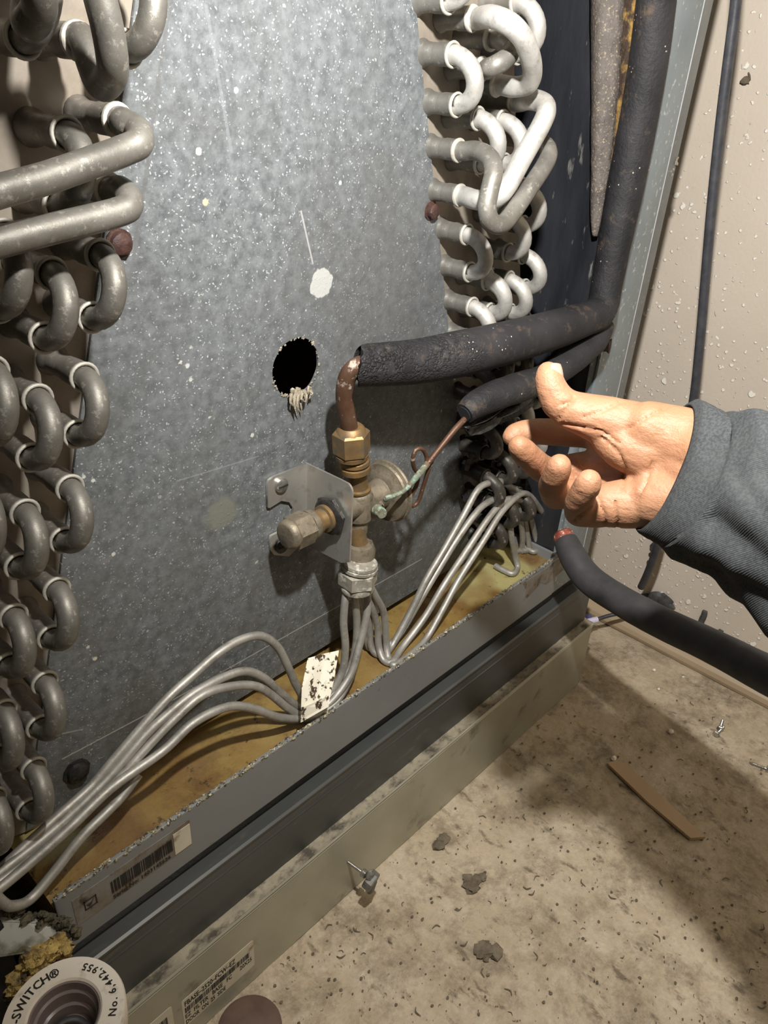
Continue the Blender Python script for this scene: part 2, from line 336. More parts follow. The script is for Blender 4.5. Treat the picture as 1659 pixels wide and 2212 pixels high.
def skin_mat():
    n = N('skin'); base = n.mix(n.noise(28, 4, .6, .35, .7), (.27, .132, .070), (.34, .178, .102))
    base = n.mix(n.math('MULTIPLY', n.noise(70, 4, .6, .5, .75), .35), base, (.36, .13, .08))
    h = n.math('ADD', n.noise(700, 4, .7), n.math('MULTIPLY', n.noise(160, 4, .6, .35, .6, co=n.map((1, .35, 1))), .8))
    return n.fin(base, 0, .5, h, .55, .0006, spec=.4, sss=.1)
M['skin'] = skin_mat()
M['nail'] = simple('fingernail', (.42, .25, .18), (.46, .29, .21), 60, rough=.3, bump=.05)
def cloth_mat():
    n = N('grey knit sleeve'); w = n.new('TexWave', wave_type='BANDS', bands_direction='DIAGONAL'); n.put(w.inputs['Vector'], n.co); w.inputs['Scale'].default_value = 500; w.inputs['Distortion'].default_value = 1
    base = n.mix(n.noise(40, 4, .6, .3, .7), (.028, .031, .034), (.042, .046, .048)); base = n.mix(n.noise(900, 3, .6, .4, .6), base, (.056, .060, .062))
    return n.fin(base, 0, .85, n.math('ADD', w.outputs[0], n.noise(60, 4)), .35, .0006, spec=.2)
M['cloth'] = cloth_mat()
#@STRUCTURE
# ------------------------------------------------------------------ setting
def struct(o): o['kind'] = 'structure'; return o
# floor: gently uneven concrete
b = B(); nx, ny = 130, 120; x0, x1, y0, y1 = -.5, .86, -.95, .46
for j in range(ny + 1):
    for i in range(nx + 1):
        x = x0 + (x1 - x0) * i / nx; y = y0 + (y1 - y0) * j / ny
        h = .0016 * noise.noise(Vector((x * 30, y * 30, 0))) + .0012 * noise.noise(Vector((x * 75, y * 75, 3)))
        b.v.append(Vector((x, y, h - .0012)))
b.f = [(j * (nx + 1) + i, j * (nx + 1) + i + 1, (j + 1) * (nx + 1) + i + 1, (j + 1) * (nx + 1) + i) for j in range(ny) for i in range(nx)]
struct(b.obj('floor', M['floor']))
WX = .724
struct(B().box((WX, -.95, -.02), (WX + .04, .46, 1.5)).obj('wall_right', M['wall'], smooth=False))
b = B(); prof = [(0, 0), (-.010, 0), (-.011, .004), (-.009, .0085), (-.005, .012), (0, .013)]
b.slab([(WX + p[0], -.95, p[1]) for p in prof], (0, 1.41, 0)); struct(b.obj('baseboard_right', M['trim'], smooth=False))

# ------------------------------------------------------------------ cabinet
CX0, CX1, CYF = .045, .588, -.05
cab = thing('air_handler_cabinet', (.3, .2, Z0 - .41), 'tall galvanised air handler cabinet standing open on its base beside the wall', 'cabinet')
pz0, pz1 = Z0 - .405, 1.25
B().box((CX1 - .012, -.035, pz0), (CX1 - .004, .45, pz1)).obj('side_panel', M['post'], cab, smooth=False)
B().box((CX0, .446, pz0), (CX1 - .013, .45, pz1)).obj('back_panel', M['black'], cab, smooth=False)
B().box((CX0, .0, pz0), (CX0 + .006, .445, pz1)).obj('side_panel', M['black'], cab, smooth=False)
# corner post: a folded channel with an added pale bead painting its edge glint, and a recessed grey flange
b = B(); b.box((.528, CYF, pz0), (.5712, CYF + .0016, pz1)); b.box((.5698, CYF + .0016, pz0), (.5712, CYF + .012, pz1)); b.box((.528, CYF + .0016, pz0), (.5294, CYF + .015, pz1))
post = b.obj('corner_post', M['post'], cab, bev=.0004)
b = B(); b.tube([V(.5712, CYF + .0004, pz0), V(.5712, CYF + .0004, pz1)], .0008, 10, 1, smooth=False); b.obj('edge_glint', M['bare'], post, 'pale bead painting the glint along the post edge')
b = B(); b.box((.5716, CYF + .001, pz0), (.5865, CYF + .0026, pz1)); b.box((.585, CYF + .0026, pz0), (.5865, CYF + .02, pz1)); b.obj('corner_flange', M['post_dark'], cab, smooth=False, label='dark grey flange with a screw hole')
p = onY(1453, 372, CYF + .0008); b = B(); b.lathe([(.0028, 0), (.0028, .0012), (.0018, .0016), (.0012, .0012), (.0002, .0008)], p + V(0, .0012, 0), (0, -1, 0), 12); b.obj('screw', M['shiny'], cab)
p = onY(1463, 348, CYF); b = B()
for k in range(5): b.tube([p + V(random.uniform(-.002, .002), 0, random.uniform(-.003, .003)) for _ in range(3)], .0005, 5, 3)
b.obj('dried_debris', M['lint'], cab)
# inner liner: crumpled black foil on the side wall
b = B(); nn, mm = 40, 60
for j in range(mm + 1):
    for i in range(nn + 1):
        y = -.044 + .48 * (i / nn) ** 1.4; z = pz0 + (pz1 - pz0) * j / mm
        b.v.append(V(.5265 + .004 * noise.noise(Vector((y * 22, z * 6, 1))) + .003 * noise.noise(Vector((y * 70, z * 12, 5))), y, z))
b.f = [(j * (nn + 1) + i, j * (nn + 1) + i + 1, (j + 1) * (nn + 1) + i + 1, (j + 1) * (nn + 1) + i) for j in range(mm) for i in range(nn)]
b.obj('foil_liner', M['liner'], cab)
def ribbon(edgesL, edgesR, x, bulge, name, m_, parent, label=None, seg=8, amp=.001):
    b = B(); L = spline([onX(px, py, x) for px, py in edgesL], 5); R_ = spline([onX(px, py, x) for px, py in edgesR], 5)
    for a, c in zip(L, R_):
        for k in range(seg + 1):
            t = k / seg; q = a.lerp(c, t); q.x -= bulge * math.sin(math.pi * t) * min(1, (a - c).length / .02); q += V(1, 0, 0) * amp * noise.noise(q * 70); b.v.append(q)
    n_ = len(L); b.f = [(i * (seg + 1) + k, i * (seg + 1) + k + 1, (i + 1) * (seg + 1) + k + 1, (i + 1) * (seg + 1) + k) for i in range(n_ - 1) for k in range(seg)]
    me = b.mesh(name); o = link_mesh(name, me, m_, parent, label); md = o.modifiers.new('s', 'SOLIDIFY'); md.thickness = .002; md.offset = 0; return o
ribbon([(1276, -60), (1278, 60), (1279, 200), (1279, 350), (1278, 440), (1281, 508)], [(1352, -60), (1344, 60), (1334, 200), (1318, 350), (1302, 455), (1289, 510)], .519, .009, 'liner_flap', M['flap'], cab, 'brown speckled insulation flap')
ribbon([(1350, -60), (1344, 60), (1334, 200), (1320, 350), (1306, 450), (1296, 490)], [(1390, -60), (1382, 60), (1372, 200), (1352, 330), (1325, 440), (1302, 495)], .524, .003, 'insulation_strip', M['yellow'], cab, 'rust-coloured fibreglass strip')
ribbon([(1372, -60), (1369, 60), (1358, 200), (1336, 330), (1312, 440), (1294, 510)], [(1382, -60), (1379, 60), (1368, 200), (1346, 330), (1322, 440), (1302, 515)], .5235, .002, 'batten_edge', M['flap'], cab)

# ------------------------------------------------------------------ evaporator coil
CO = V(.27, 0, Z0 - .366)
coil = thing('evaporator_coil', CO, 'large grey A-shaped evaporator coil with galvanised front plate and looping aluminium return bends', 'coil')
# front plate with real round hole
A_, B_, C_, D_ = onY(55, 1796, 0), onY(1019, 1201, 0), None, None
dl = V(.2805, 0, .960); dr = V(-.290, 0, .957)
PL0 = V(.0754, 0, Z0 - .3656); PR0 = V(.465, 0, Z0 - .3607)
top = .52
poly = [PL0, PR0, PR0 + dr * (top / .957), PL0 + dl * (top / .960)]
hc = V(.2665, 0, Z0 - .147); hr = .0167
def edge_hit(ang):
    d = V(math.cos(ang), 0, math.sin(ang)); best = 9
    for i in range(4):
        a, c = poly[i], poly[(i + 1) % 4]; e = c - a; den = d.x * e.z - d.z * e.x
        if abs(den) < 1e-9: continue
        t = ((a.x - hc.x) * e.z - (a.z - hc.z) * e.x) / den; s_ = ((a.x - hc.x) * d.z - (a.z - hc.z) * d.x) / den
        if t > 0 and -1e-6 <= s_ <= 1 + 1e-6: best = min(best, t)
    return hc + d * best
angs = sorted([2 * math.pi * k / 64 for k in range(64)] + [math.atan2(q.z - hc.z, q.x - hc.x) % (2 * math.pi) for q in poly])
b = B(); n_ = len(angs); th = .0014
rim = [hc + V(math.cos(a), 0, math.sin(a)) * (hr * (1 + .035 * noise.noise(Vector((math.cos(a) * 3, math.sin(a) * 3, 0))))) for a in angs]; out = [edge_hit(a) for a in angs]
b.v = rim + out + [v + V(0, th, 0) for v in rim] + [v + V(0, th, 0) for v in out]
for i in range(n_):
    j = (i + 1) % n_; b.f += [(i, j, n_ + j, n_ + i), (2 * n_ + i, 3 * n_ + i, 3 * n_ + j, 2 * n_ + j), (i, 2 * n_ + i, 2 * n_ + j, j), (n_ + i, n_ + j, 3 * n_ + j, 3 * n_ + i)]
b.obj('front_plate', M['plate'], coil, smooth=False)
# ragged rim and hanging lint of the hole
b = B()
for k in range(60):
    a = random.uniform(0, 2 * math.pi); p = hc + V(math.cos(a), 0, math.sin(a)) * hr * random.uniform(.96, 1.04)
    b.ball(p + V(0, -.0004, 0), random.uniform(.0002, .0006), (1.6, .6, 1.2), k, .5, 6)
b.obj('torn_rim', M['lint'], coil)
b = B(); p0 = onY(640, 852, -.002)
for k in range(26):
    a = p0 + V(random.uniform(-.005, .009), random.uniform(-.003, .001), random.uniform(-.001, .004)); ln = random.uniform(.004, .013) * (1 if a.x < p0.x + .003 else .4)
    b.tube([a, a + V(random.uniform(-.002, .001), -.001, -ln * .5), a + V(random.uniform(-.002, .002), -.001, -ln)], [random.uniform(.0006, .0013), .0008, .0001], 5, 3)
for k in range(14): b.ball(p0 + V(random.uniform(-.005, .010), -.001, random.uniform(-.001, .004)), random.uniform(.0008, .0017), (1, 1, 1), k, .8, 6)
b.obj('lint_tuft', M['lint'], coil)
# tube sheets (folded edges) and fin packs behind them
def sheet(P0, d, sgn, name):
    nrm = V(d.z, 0, -d.x) * sgn          # away from the plate
    L_ = top / .958; a = P0 - d * .003; b = B()
    b.slab([a - nrm * .012 + V(0, .0022, 0), a + nrm * .083 + V(0, .0022, 0), a + nrm * .083 + d * L_ + V(0, .0022, 0), a - nrm * .012 + d * L_ + V(0, .0022, 0)], (0, .0016, 0))
    b.slab([a + nrm * .083 + V(0, .0022, 0), a + nrm * .083 + d * L_ + V(0, .0022, 0), a + nrm * .0845 + d * L_ + V(0, .0022, 0), a + nrm * .0845 + V(0, .0022, 0)], (0, .02, 0))
    b.obj('tube_sheet', M['sheet'], coil, smooth=False)
    b = B(); q = V(0, .006, 0)
    b.slab([a - nrm * .010 + q, a + nrm * .080 + q, a + nrm * .080 + d * L_ + q, a - nrm * .010 + d * L_ + q], (0, .40, 0)); b.obj('fin_pack', M['alu_dark'], coil, smooth=False)
nL = V(-.960, 0, .2805); nR = V(.957, 0, .290)
sheet(PL0, dl, -1, 'l'); sheet(PR0, dr, 1, 'r')
# prototypes: stub, ring, return bend (local: x along slab is +Z before rotation)
RP = .0240
def stub_mesh(L):
    return B().lathe([(.0072, .0034), (.0070, .0014), (.0060, -.0006), (.0055, -.003), (.0053, -L * .42), (.0053, -L * .46), (.0057, -L * .54), (.0057, -L * .9), (.0060, -L), (.0052, -L - .0002), (.0049, -L + .004)], (0, 0, 0), (0, 1, 0), 20).mesh('tube_stub')
def ring_mesh(): return B().lathe([(.0056, -.0012), (.0062, -.0007), (.0065, .0003), (.0062, .0010), (.0055, .0012), (.0049, .0004), (.0049, -.0006)], (0, 0, 0), (0, -1, 0), 22).mesh('flare_ring')
def ubend_mesh(P_, Lst, tip):
    pts = []
    for k in range(4): pts.append(V(0, -Lst + .003 - (.003 * k / 4), 0))
    r = P_ / 2
    for k in range(15):
        a = math.pi * k / 14; pts.append(V(0, -Lst - math.sin(a) * tip, -r + math.cos(a) * r))
    for k in range(4): pts.append(V(0, -Lst + .003 * (k / 4), -P_))
    return B().tube(pts, .0047, 16, smooth=False).mesh('return_bend')
LS = {}
for side, Ls in (('L', .025), ('R', .0188)):
    LS[side] = (stub_mesh(Ls), ring_mesh(), ubend_mesh(RP, Ls, .0135))
for a_ in LS['L'] + LS['R']:
    a_.polygons.foreach_set('use_smooth', [True] * len(a_.polygons))
for k_, (s_, r_, u_) in LS.items():
    s_.materials.append(M['alu_dark'] if k_ == 'L' else M['alu']); r_.materials.append(M['ring']); u_.materials.append(M['alu'] if k_ == 'L' else M['alu_pale'])
def place(name, me, pos, ang, parent):
    o = bpy.data.objects.new(name, me); C.objects.link(o); o.parent = parent
    if parent is coil: o.location = pos - CO; o.rotation_euler = (0, ang, 0)
    else: o.location = pos
    OFF[o.name] = OFF[parent.name]; return o
SIDE = {'L': (PL0, dl, nL, math.atan2(dl.x, dl.z), .025), 'R': (PR0, dr, nR, math.atan2(dr.x, dr.z), .0188)}
def stub(side, s, d, kind=None):
    P0, dv, nv, ang, Ls = SIDE[side]; p = P0 + dv * s + nv * d; place('tube_stub', LS[kind or side][0], p, ang, coil); return p
M['grime'] = simple('grimy tube with painted shade', (.035, .03, .025), (.075, .068, .058), 90, metal=.2, rough=.45, c3=(.30, .28, .25), s3=160, l3=.62, h3=.74, bump=.6)  # grime plus the shade under the pipe, put into the tube colour
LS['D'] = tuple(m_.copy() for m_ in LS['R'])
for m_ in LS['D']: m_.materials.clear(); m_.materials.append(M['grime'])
def bend(side, s, d, kind=None):                    # upper tube at s, lower at s-RP
    P0, dv, nv, ang, Ls = SIDE[side]; kd = kind or side; p = stub(side, s, d, kd); stub(side, s - RP, d, kd)
    o = place('return_bend', LS[kd][2], p, ang, coil)
    if kind: o['label'] = 'return bend darkened with grime and painted shade'
    place('flare_ring', LS[kd][1], V(0, -Ls, 0), 0, o); place('flare_ring', LS[kd][1], V(0, -Ls, -RP), 0, o)
def cross(side, ends, pts, r=.0048, m_=None):   # crossover pipe between two (s,d) tubes through points
    P0, dv, nv, ang, Ls = SIDE[side]; E_ = [stub(side, *e) if e else None for e in ends]; path = []
    if E_[0] is not None: path += [E_[0] + V(0, -Ls + .004, 0), E_[0] + V(0, -Ls, 0), E_[0] + V(0, -Ls - .004, 0)]
    path += pts
    if E_[1] is not None: path += [E_[1] + V(0, -Ls - .004, 0), E_[1] + V(0, -Ls, 0), E_[1] + V(0, -Ls + .004, 0)]
    o = B().tube(path, r, 16, 7).obj('crossover_tube', m_ or M['alu'], coil)
    for e in E_:
        if e is not None:
            g = B().lathe([(.0056, -.0012), (.0062, -.0007), (.0065, .0003), (.0062, .0010), (.0055, .0012)], e + V(0, -Ls, 0), (0, -1, 0), 22)
            g.obj('flare_ring', M['ring'], o)
SL = .0481
for k in range(0, 6): bend('L', .0646 + SL * k, .0149)
bend('L', .0646 + SL * 7 - .0005, .0149)
for k in range(-2, 5): bend('L', .1510 + SL * (k), .0328)
bend('L', .1510 + SL * 4 + .0, .0328) if False else None
for k in range(0, 6): bend('L', .0646 + SL * k, .0507)
bend('L', .1510 + SL * 5, .0507)
# left hooks
yA = -.047
cross('L', [(.353, .0149), None], [onY(268, 268, -.036), onY(296, 281, -.042), onY(300, 308, yA), onY(268, 325, -.048), onY(200, 350, -.050), onY(100, 385, -.052), onY(0, 413, -.054), onY(-90, 440, -.056), onY(-260, 480, -.056)], .0050)
cross('L', [(.329, .0149), None], [onY(258, 410, -.034), onY(276, 424, -.040), onY(277, 447, -.044), onY(250, 460, -.045), onY(180, 478, -.046), onY(90, 500, -.047), onY(0, 523, -.048), onY(-90, 545, -.048), onY(-260, 580, -.048)], .0050)
cross('L', [(.373, .0328), None], [onY(215, 180, -.040), onY(240, 165, -.050), onY(243, 130, -.056), onY(232, 60, -.058), onY(215, -10, -.058), onY(205, -60, -.058)], .0050)
cross('L', [(.398, .0507), None], [onY(60, 40, -.045), onY(84, 20, -.055), onY(80, -30, -.06), onY(60, -90, -.06)], .0050)
# right columns (s, d)
yr = -.0188
def rs(px, py):
    w = onY(px, py, yr) - PR0; return (w.x * dr.x + w.z * dr.z, w.x * nR.x + w.z * nR.z)
SR = .0239
r1 = rs(978, 118); d1 = r1[1]
def R1(k): return r1[0] - SR * (k - 1)
bend('R', R1(-1), d1)
bend('R', R1(1), d1); bend('R', R1(5), d1); bend('R', R1(7), d1)
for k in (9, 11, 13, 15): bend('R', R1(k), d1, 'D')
q = rs(1032, 256); d2 = q[1]
bend('R', q[0], d2); bend('R', q[0] - SR * 4, d2); bend('R', rs(1055, 605)[0], d2)
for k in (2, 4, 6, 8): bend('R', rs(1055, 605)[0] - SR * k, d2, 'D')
q3 = rs(1085, 262); d3 = rs(1099, 605)[1]
bend('R', q3[0], d3); bend('R', rs(1100, 462)[0], d3); bend('R', rs(1099, 605)[0], d3)
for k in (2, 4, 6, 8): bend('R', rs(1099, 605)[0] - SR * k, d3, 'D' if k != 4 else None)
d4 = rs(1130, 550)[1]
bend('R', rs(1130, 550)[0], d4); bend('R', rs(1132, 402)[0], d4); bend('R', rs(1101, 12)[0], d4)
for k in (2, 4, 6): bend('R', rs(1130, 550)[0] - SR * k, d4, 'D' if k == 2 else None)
al = M['alu_pale']
cross('R', [rs(1020, 40), rs(1073, 183)], [onY(1060, 36, -.038), onY(1098, 50, -.050), onY(1128, 80, -.054), onY(1144, 118, -.054), onY(1150, 155, -.050), onY(1141, 181, -.044), onY(1110, 188, -.034)], .0052, al)
cross('R', [rs(1060, 83), rs(1040, 150)], [onY(1088, 88, -.034), onY(1104, 104, -.040), onY(1096, 124, -.042), onY(1068, 142, -.040), onY(1052, 148, -.032)], .0048, M['alu'])
cross('R', [rs(990, 325), rs(1140, 300)], [onY(1030, 326, -.032), onY(1058, 342, -.046), onY(1066, 372, -.054), onY(1058, 410, -.056), onY(1052, 445, -.057), onY(1058, 474, -.058), onY(1076, 486, -.059), onY(1098, 472, -.058), onY(1140, 412, -.056), onY(1180, 350, -.052), onY(1184, 324, -.048), onY(1172, 310, -.038)], .0050, M['alu'])
cross('R', [rs(993, 422), rs(1110, 219)], [onY(1030, 432, -.034), onY(1064, 432, -.044), onY(1092, 408, -.050), onY(1130, 340, -.052), onY(1170, 268, -.052), onY(1180, 238, -.050), onY(1172, 222, -.044), onY(1145, 215, -.034)], .0054, al)
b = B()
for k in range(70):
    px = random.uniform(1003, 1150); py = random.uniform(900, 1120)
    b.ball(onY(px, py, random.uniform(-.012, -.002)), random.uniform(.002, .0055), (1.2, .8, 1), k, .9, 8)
b.obj('grime_shade_crust', M['blackgrease'], coil, 'black grime crust and added shade on the lower right bends')  # crust lumps that also paint in the shade around the lower bends
# screws on the plate edges
def screw(px, py, y, m_, parent, r=.0055, name='screw'):
    p = onY(px, py, y); b = B(); b.lathe([(r * 1.25, -.0), (r * 1.25, .0008), (r * .95, .001), (r * .95, .0035), (r * .7, .0045), (r * .2, .0047)], p, (0, -1, 0), 12)
    for v in b.v: v += V(1, 1, 1) * .0006 * noise.noise(v * 400)
    b.obj(name, m_, parent); g = B().box(p + V(-r * .8, -.0052, -.0006), p + V(r * .8, -.0044, .0006)); g.obj('screw_slot', M['blackgrease'], bpy.data.objects[max((o.name for o in parent.children if o.name.startswith(name) and not o.name.startswith('screw_')), key=lambda s: (len(s), s))]) if False else None
screw(256, 525, 0, M['rust'], coil, .0050); screw(930, 456, 0, M['rust'], coil, .0045); screw(165, 1664, 0, M['blackgrease'], coil, .0062)

#@VALVE
# ------------------------------------------------------------------ valve bracket
X0 = .2731; Yv = -.0252; Zv = Z0 - .2337
br = thing('valve_bracket', (X0, 0, Z0 - .27), 'folded zinc bracket screwed to the front plate and holding the expansion valve', 'bracket')
def arc(c, r, a0, a1, n, f): return [f(c[0] + r * math.cos(a0 + (a1 - a0) * k / n), c[1] + r * math.sin(a0 + (a1 - a0) * k / n)) for k in range(n + 1)]
yb = -.0022
def fl(px, py): p = onY(px, py, yb); return (p.x, p.z)
pA = [fl(658, 1004), fl(592, 1030), fl(581, 1038), fl(578, 1050), fl(579, 1097), fl(584, 1097), fl(608, 1082), fl(625, 1085), fl(634, 1098), fl(634, 1120), fl(626, 1138), fl(586, 1158), fl(583, 1170), fl(586, 1190), fl(592, 1199), fl(624, 1202), fl(650, 1180), fl(658, 1150)]
pA[0] = (X0, pA[0][1]); pA[-1] = (X0, pA[-1][1]); pA[-2] = (X0, pA[-1][1] - .006)
pA = pA[:-1]
cu = bpy.data.curves.new('bracket_flange', 'CURVE'); cu.dimensions = '2D'; cu.fill_mode = 'BOTH'; cu.extrude = .0009
sp = cu.splines.new('POLY'); sp.points.add(len(pA) - 1); sp.use_cyclic_u = True
for k, (x, z) in enumerate(pA): sp.points[k].co = (x, z, 0, 1)
to = bpy.data.objects.new('t', cu); C.objects.link(to); me = bpy.data.meshes.new_from_object(to.evaluated_get(bpy.context.evaluated_depsgraph_get())); bpy.data.objects.remove(to)
for v in me.vertices: v.co = (v.co.x, yb + .0009 + v.co.z, v.co.y)
link_mesh('bracket_flange', me, M['steel'], br, smooth=False)
zt = onY(658, 1004, yb).z; zb = Z0 - .2665
def G(y, z): return V(X0, y, z)
pb = [G(yb + .0018, zt), G(-.031, zt + .001)] + arc((-.0385 + .005, zt - .0040), .0052, math.pi / 2 + .3, math.pi, 5, lambda y, z: G(y - .0025, z)) + [G(-.0410, Z0 - .2600), G(-.034, Z0 - .2640), G(yb + .0018, zb)]
b = B().slab(pb, (.0012, 0, 0)); b.obj('bracket_wing', M['steel'], br, smooth=False)
def phil(px, py, r, m_, label=None):
    p = onY(px, py, yb); b = B(); b.lathe([(r, 0), (r, .0016), (r * .8, .0024), (r * .1, .0026)], p, (0, -1, 0), 16)
    o = b.obj('screw', m_, br, label); g = B(); g.box(p + V(-r * .75, -.0030, -.0004), p + V(r * .75, -.0025, .0004)); g.obj('screw_slot', M['ink'], o, smooth=False)
phil(606, 1047, .0046, M['shiny']); phil(607, 1178, .0050, M['blackgrease'], 'black greasy screw')

# ------------------------------------------------------------------ expansion valve
tx = thing('expansion_valve', (.296, Yv, Z0 - .26), 'brass thermostatic expansion valve with round diaphragm head on the bracket', 'valve')
def hexn(b, c, axis, r, h0, h1, ch=.0012, rot=0):
    c = Vector(c); ax = Vector(axis).normalized(); a = Vector((0,0,1)) if abs(ax.z) < .9 else Vector((0,1,0)); u = ax.cross(a).normalized(); w = ax.cross(u)
    rings = []
    for h, rr in ((h0, r * .88), (h0 + ch, r), (h1 - ch, r), (h1, r * .88)): rings.append([c + ax * h + (u * math.cos(math.pi / 3 * k + rot) + w * math.sin(math.pi / 3 * k + rot)) * rr for k in range(6)])
    vs = [v for q in rings for v in q]; fs = [(i * 6 + k, i * 6 + (k + 1) % 6, (i + 1) * 6 + (k + 1) % 6, (i + 1) * 6 + k) for i in range(3) for k in range(6)] + [tuple(range(5, -1, -1)), tuple(18 + k for k in range(6))]
    return b.add(vs, fs)
Xb = .2955
# body
b = B(); b.lathe([(.0062, -.021), (.0066, -.012), (.0085, -.0105), (.0088, .006), (.0070, .009), (.0062, .0095)], (Xb, Yv, Zv), (0, 0, 1), 20)
b.lathe([(.0072, -.014), (.0080, -.004), (.0085, .004), (.0080, .012), (.0095, .0165), (.010, .0190)], (Xb, Yv, Zv), (1, 0, 0), 20)
b.obj('valve_body', M['brass_grey'], tx)
b = B(); b.lathe([(.0078, 0), (.0080, .0015), (.0062, .0020), (.0058, .0110), (.0062, .0118)], (Xb - .001, Yv, Zv + .0095), (-.09, 0, 1), 20); b.obj('inlet_stem', M['brass'], tx)
# diaphragm head
hx = .0185; b = B(); b.lathe([(.0090, 0), (.0145, .0010), (.0160, .0028), (.0192, .0034), (.0198, .0048), (.0192, .0060), (.0205, .0066), (.0210, .0078), (.0203, .0092), (.0180, .0096), (.0150, .0125), (.004, .0135)], (Xb + hx, Yv, Zv - .001), (1, 0, 0), 40)
b.obj('diaphragm_head', M['brass_grey'], tx, 'round pale diaphragm head')
# packing side: threaded neck through the bracket, grease ring, cap nut
b = B(); b.lathe([(.0112, .001), (.0115, .004), (.0100, .0052)], (X0, Yv, Zv), (-1, 0, 0), 24); hexn(b, (X0, Yv, Zv), (-1, 0, 0), .0128, .0005, .0040, .0006, .3); b.obj('lock_nut', M['blackgrease'], tx, 'black greasy lock nut')
b = B(); b.lathe([(.0085, .004), (.0085, .0075), (.0068, .0080), (.0064, .0120), (.0075, .0125), (.0077, .0150), (.0066, .0155), (.0066, .0175)], (X0, Yv, Zv), (-1, 0, 0), 22); b.obj('threaded_neck', M['brass'], tx)
b = B(); b.lathe([(.0070, .0150), (.0088, .0155), (.0092, .0175), (.0092, .0195)], (X0, Yv, Zv), (-1, 0, 0), 24); hexn(b, (X0, Yv, Zv), (-1, 0, 0), .0104, .0190, .0330, .0010, .2); b.lathe([(.0092, .0325), (.0090, .0345), (.0078, .0365), (.0070, .0368)], (X0, Yv, Zv), (-1, 0, 0), 24)
b.obj('cap_nut', M['brass_grey'], tx, 'hexagonal brass cap nut')
# union nut above
cn = onY(759, 955, Yv); ax = V(-.09, 0, 1)
b = B(); hexn(b, cn, ax, .0112, -.0075, .0075, .0013, .45); b.lathe([(.0078, -.0105), (.0096, -.0100), (.0100, -.0075)], cn, ax, 24); b.lathe([(.0090, .0070), (.0078, .0095), (.0066, .0105)], cn, ax, 24); b.obj('union_nut', M['brass'], tx, 'large hexagonal brass union nut')
cf = onY(766, 1002, Yv); b = B(); b.lathe([(.0078, -.0050), (.0092, -.0046), (.0094, -.0012), (.0080, -.0006), (.0082, .0004), (.0093, .0008), (.0092, .0032), (.0078, .0046)], cf, ax, 24); b.obj('threaded_fitting', M['brass'], tx)
# equaliser stub and capillary
pe = onY(822, 1106, -.042); b = B(); b.lathe([(.0062, .000), (.0062, .004), (.0044, .005), (.0042, .010)], onY(806, 1096, Yv - .004), (onY(828, 1108, -.045) - onY(806, 1096, Yv - .004)), 18); b.obj('equaliser_stub', M['brass_grey'], tx)
b = B(); b.tube([onY(812, 1100, -.036), onY(821, 1105, -.040), onY(826, 1109, -.043)], [.0036, .0038, .0034], 12, 4, jit=.3); b.obj('equaliser_cap', M['verdigris'], tx, 'green corroded end')
b = B(); b.tube([onY(833, 1080, -.041), onY(838, 1075, -.044), onY(870, 1062, -.047), onY(900, 1030, -.050), onY(925, 1000, -.052)], .0017, 10, 6, jit=.3); b.obj('capillary_tube', M['verdigris'], tx, 'green corroded length of capillary tube')
b = B(); b.tube([onY(925, 1000, -.052), onY(955, 962, -.054), onY(985, 925, -.055), onY(1008, 902, -.055), onY(1030, 885, -.055)], .0019, 10, 6); b.obj('capillary_tube', M['copper'], tx)
b = B(); b.tube([onY(922, 1002, -.051), onY(921, 985, -.050), onY(912, 970, -.050), onY(899, 972, -.049), onY(892, 990, -.048), onY(894, 1010, -.046), onY(903, 1025, -.045), onY(899, 1050, -.045), onY(888, 1070, -.044), onY(884, 1085, -.044), onY(892, 1093, -.044), onY(904, 1082, -.045), onY(914, 1052, -.047), onY(924, 1020, -.05), onY(934, 992, -.052)], .00135, 10, 6); b.obj('capillary_coil', M['copper'], tx, 'brown looped copper capillary')
# ------------------------------------------------------------------ distributor with feeder tubes
ds = thing('distributor', (.298, Yv, Z0 - .305), 'pale hexagonal distributor nut under the valve with thin grey feeder tubes fanning out', 'distributor')
c1 = onY(777, 1190, -.029); b = B(); b.lathe([(.0062, -.008), (.0095, -.0065), (.0102, .0010), (.0085, .0055), (.0060, .0062)], c1, (.0, 0, 1), 20)
for v in b.v: v += V(1, 1, 1) * .0004 * noise.noise(v * 300)
b.obj('outlet_fitting', M['brass_grey'], ds)
b = B(); b.lathe([(.0060, .004), (.0056, .018)], c1, (-.05, .2, 1), 18); b.obj('outlet_stem', M['brass'], ds)
c2 = onY(773, 1243, -.034); b = B(); hexn(b, c2, (0, 0, 1), .0128, -.0060, .0052, .0010, .5); b.obj('distributor_nut', M['nickel'], ds)
b = B(); b.lathe([(.0110, .0052), (.0118, .0058), (.0118, .0076), (.0108, .0080), (.0114, .0086), (.0112, .0104), (.0096, .0110)], c2, (.1, -.05, 1), 24); b.obj('nut_collar', M['nickel'], ds)
b = B(); b.lathe([(.0084, -.0115), (.0108, -.0100), (.0112, -.0070), (.0108, -.0060)], c2, (0, 0, 1), 24); b.obj('distributor_base', M['nickel'], ds)
bt = c2.z - .0100
PFY = -.0512
def feeder(pts, name='feeder_tube', r=.0026, m_=None, label=None):
    q = []; zf = Z0 - .3705 + r + .0004
    for px, py, yy in pts:
        p = onY(px, py, yy)
        if p.z < zf and p.x > .07:
            p2 = onZ(px, py, zf); p = p2 if p2.y > PFY + .003 + r else V(p2.x, p2.y, zf)
        q.append(p)
    b = B(); b.tube(q, r, 12, 7); b.obj(name, m_ or M['feeder'], ds, label)
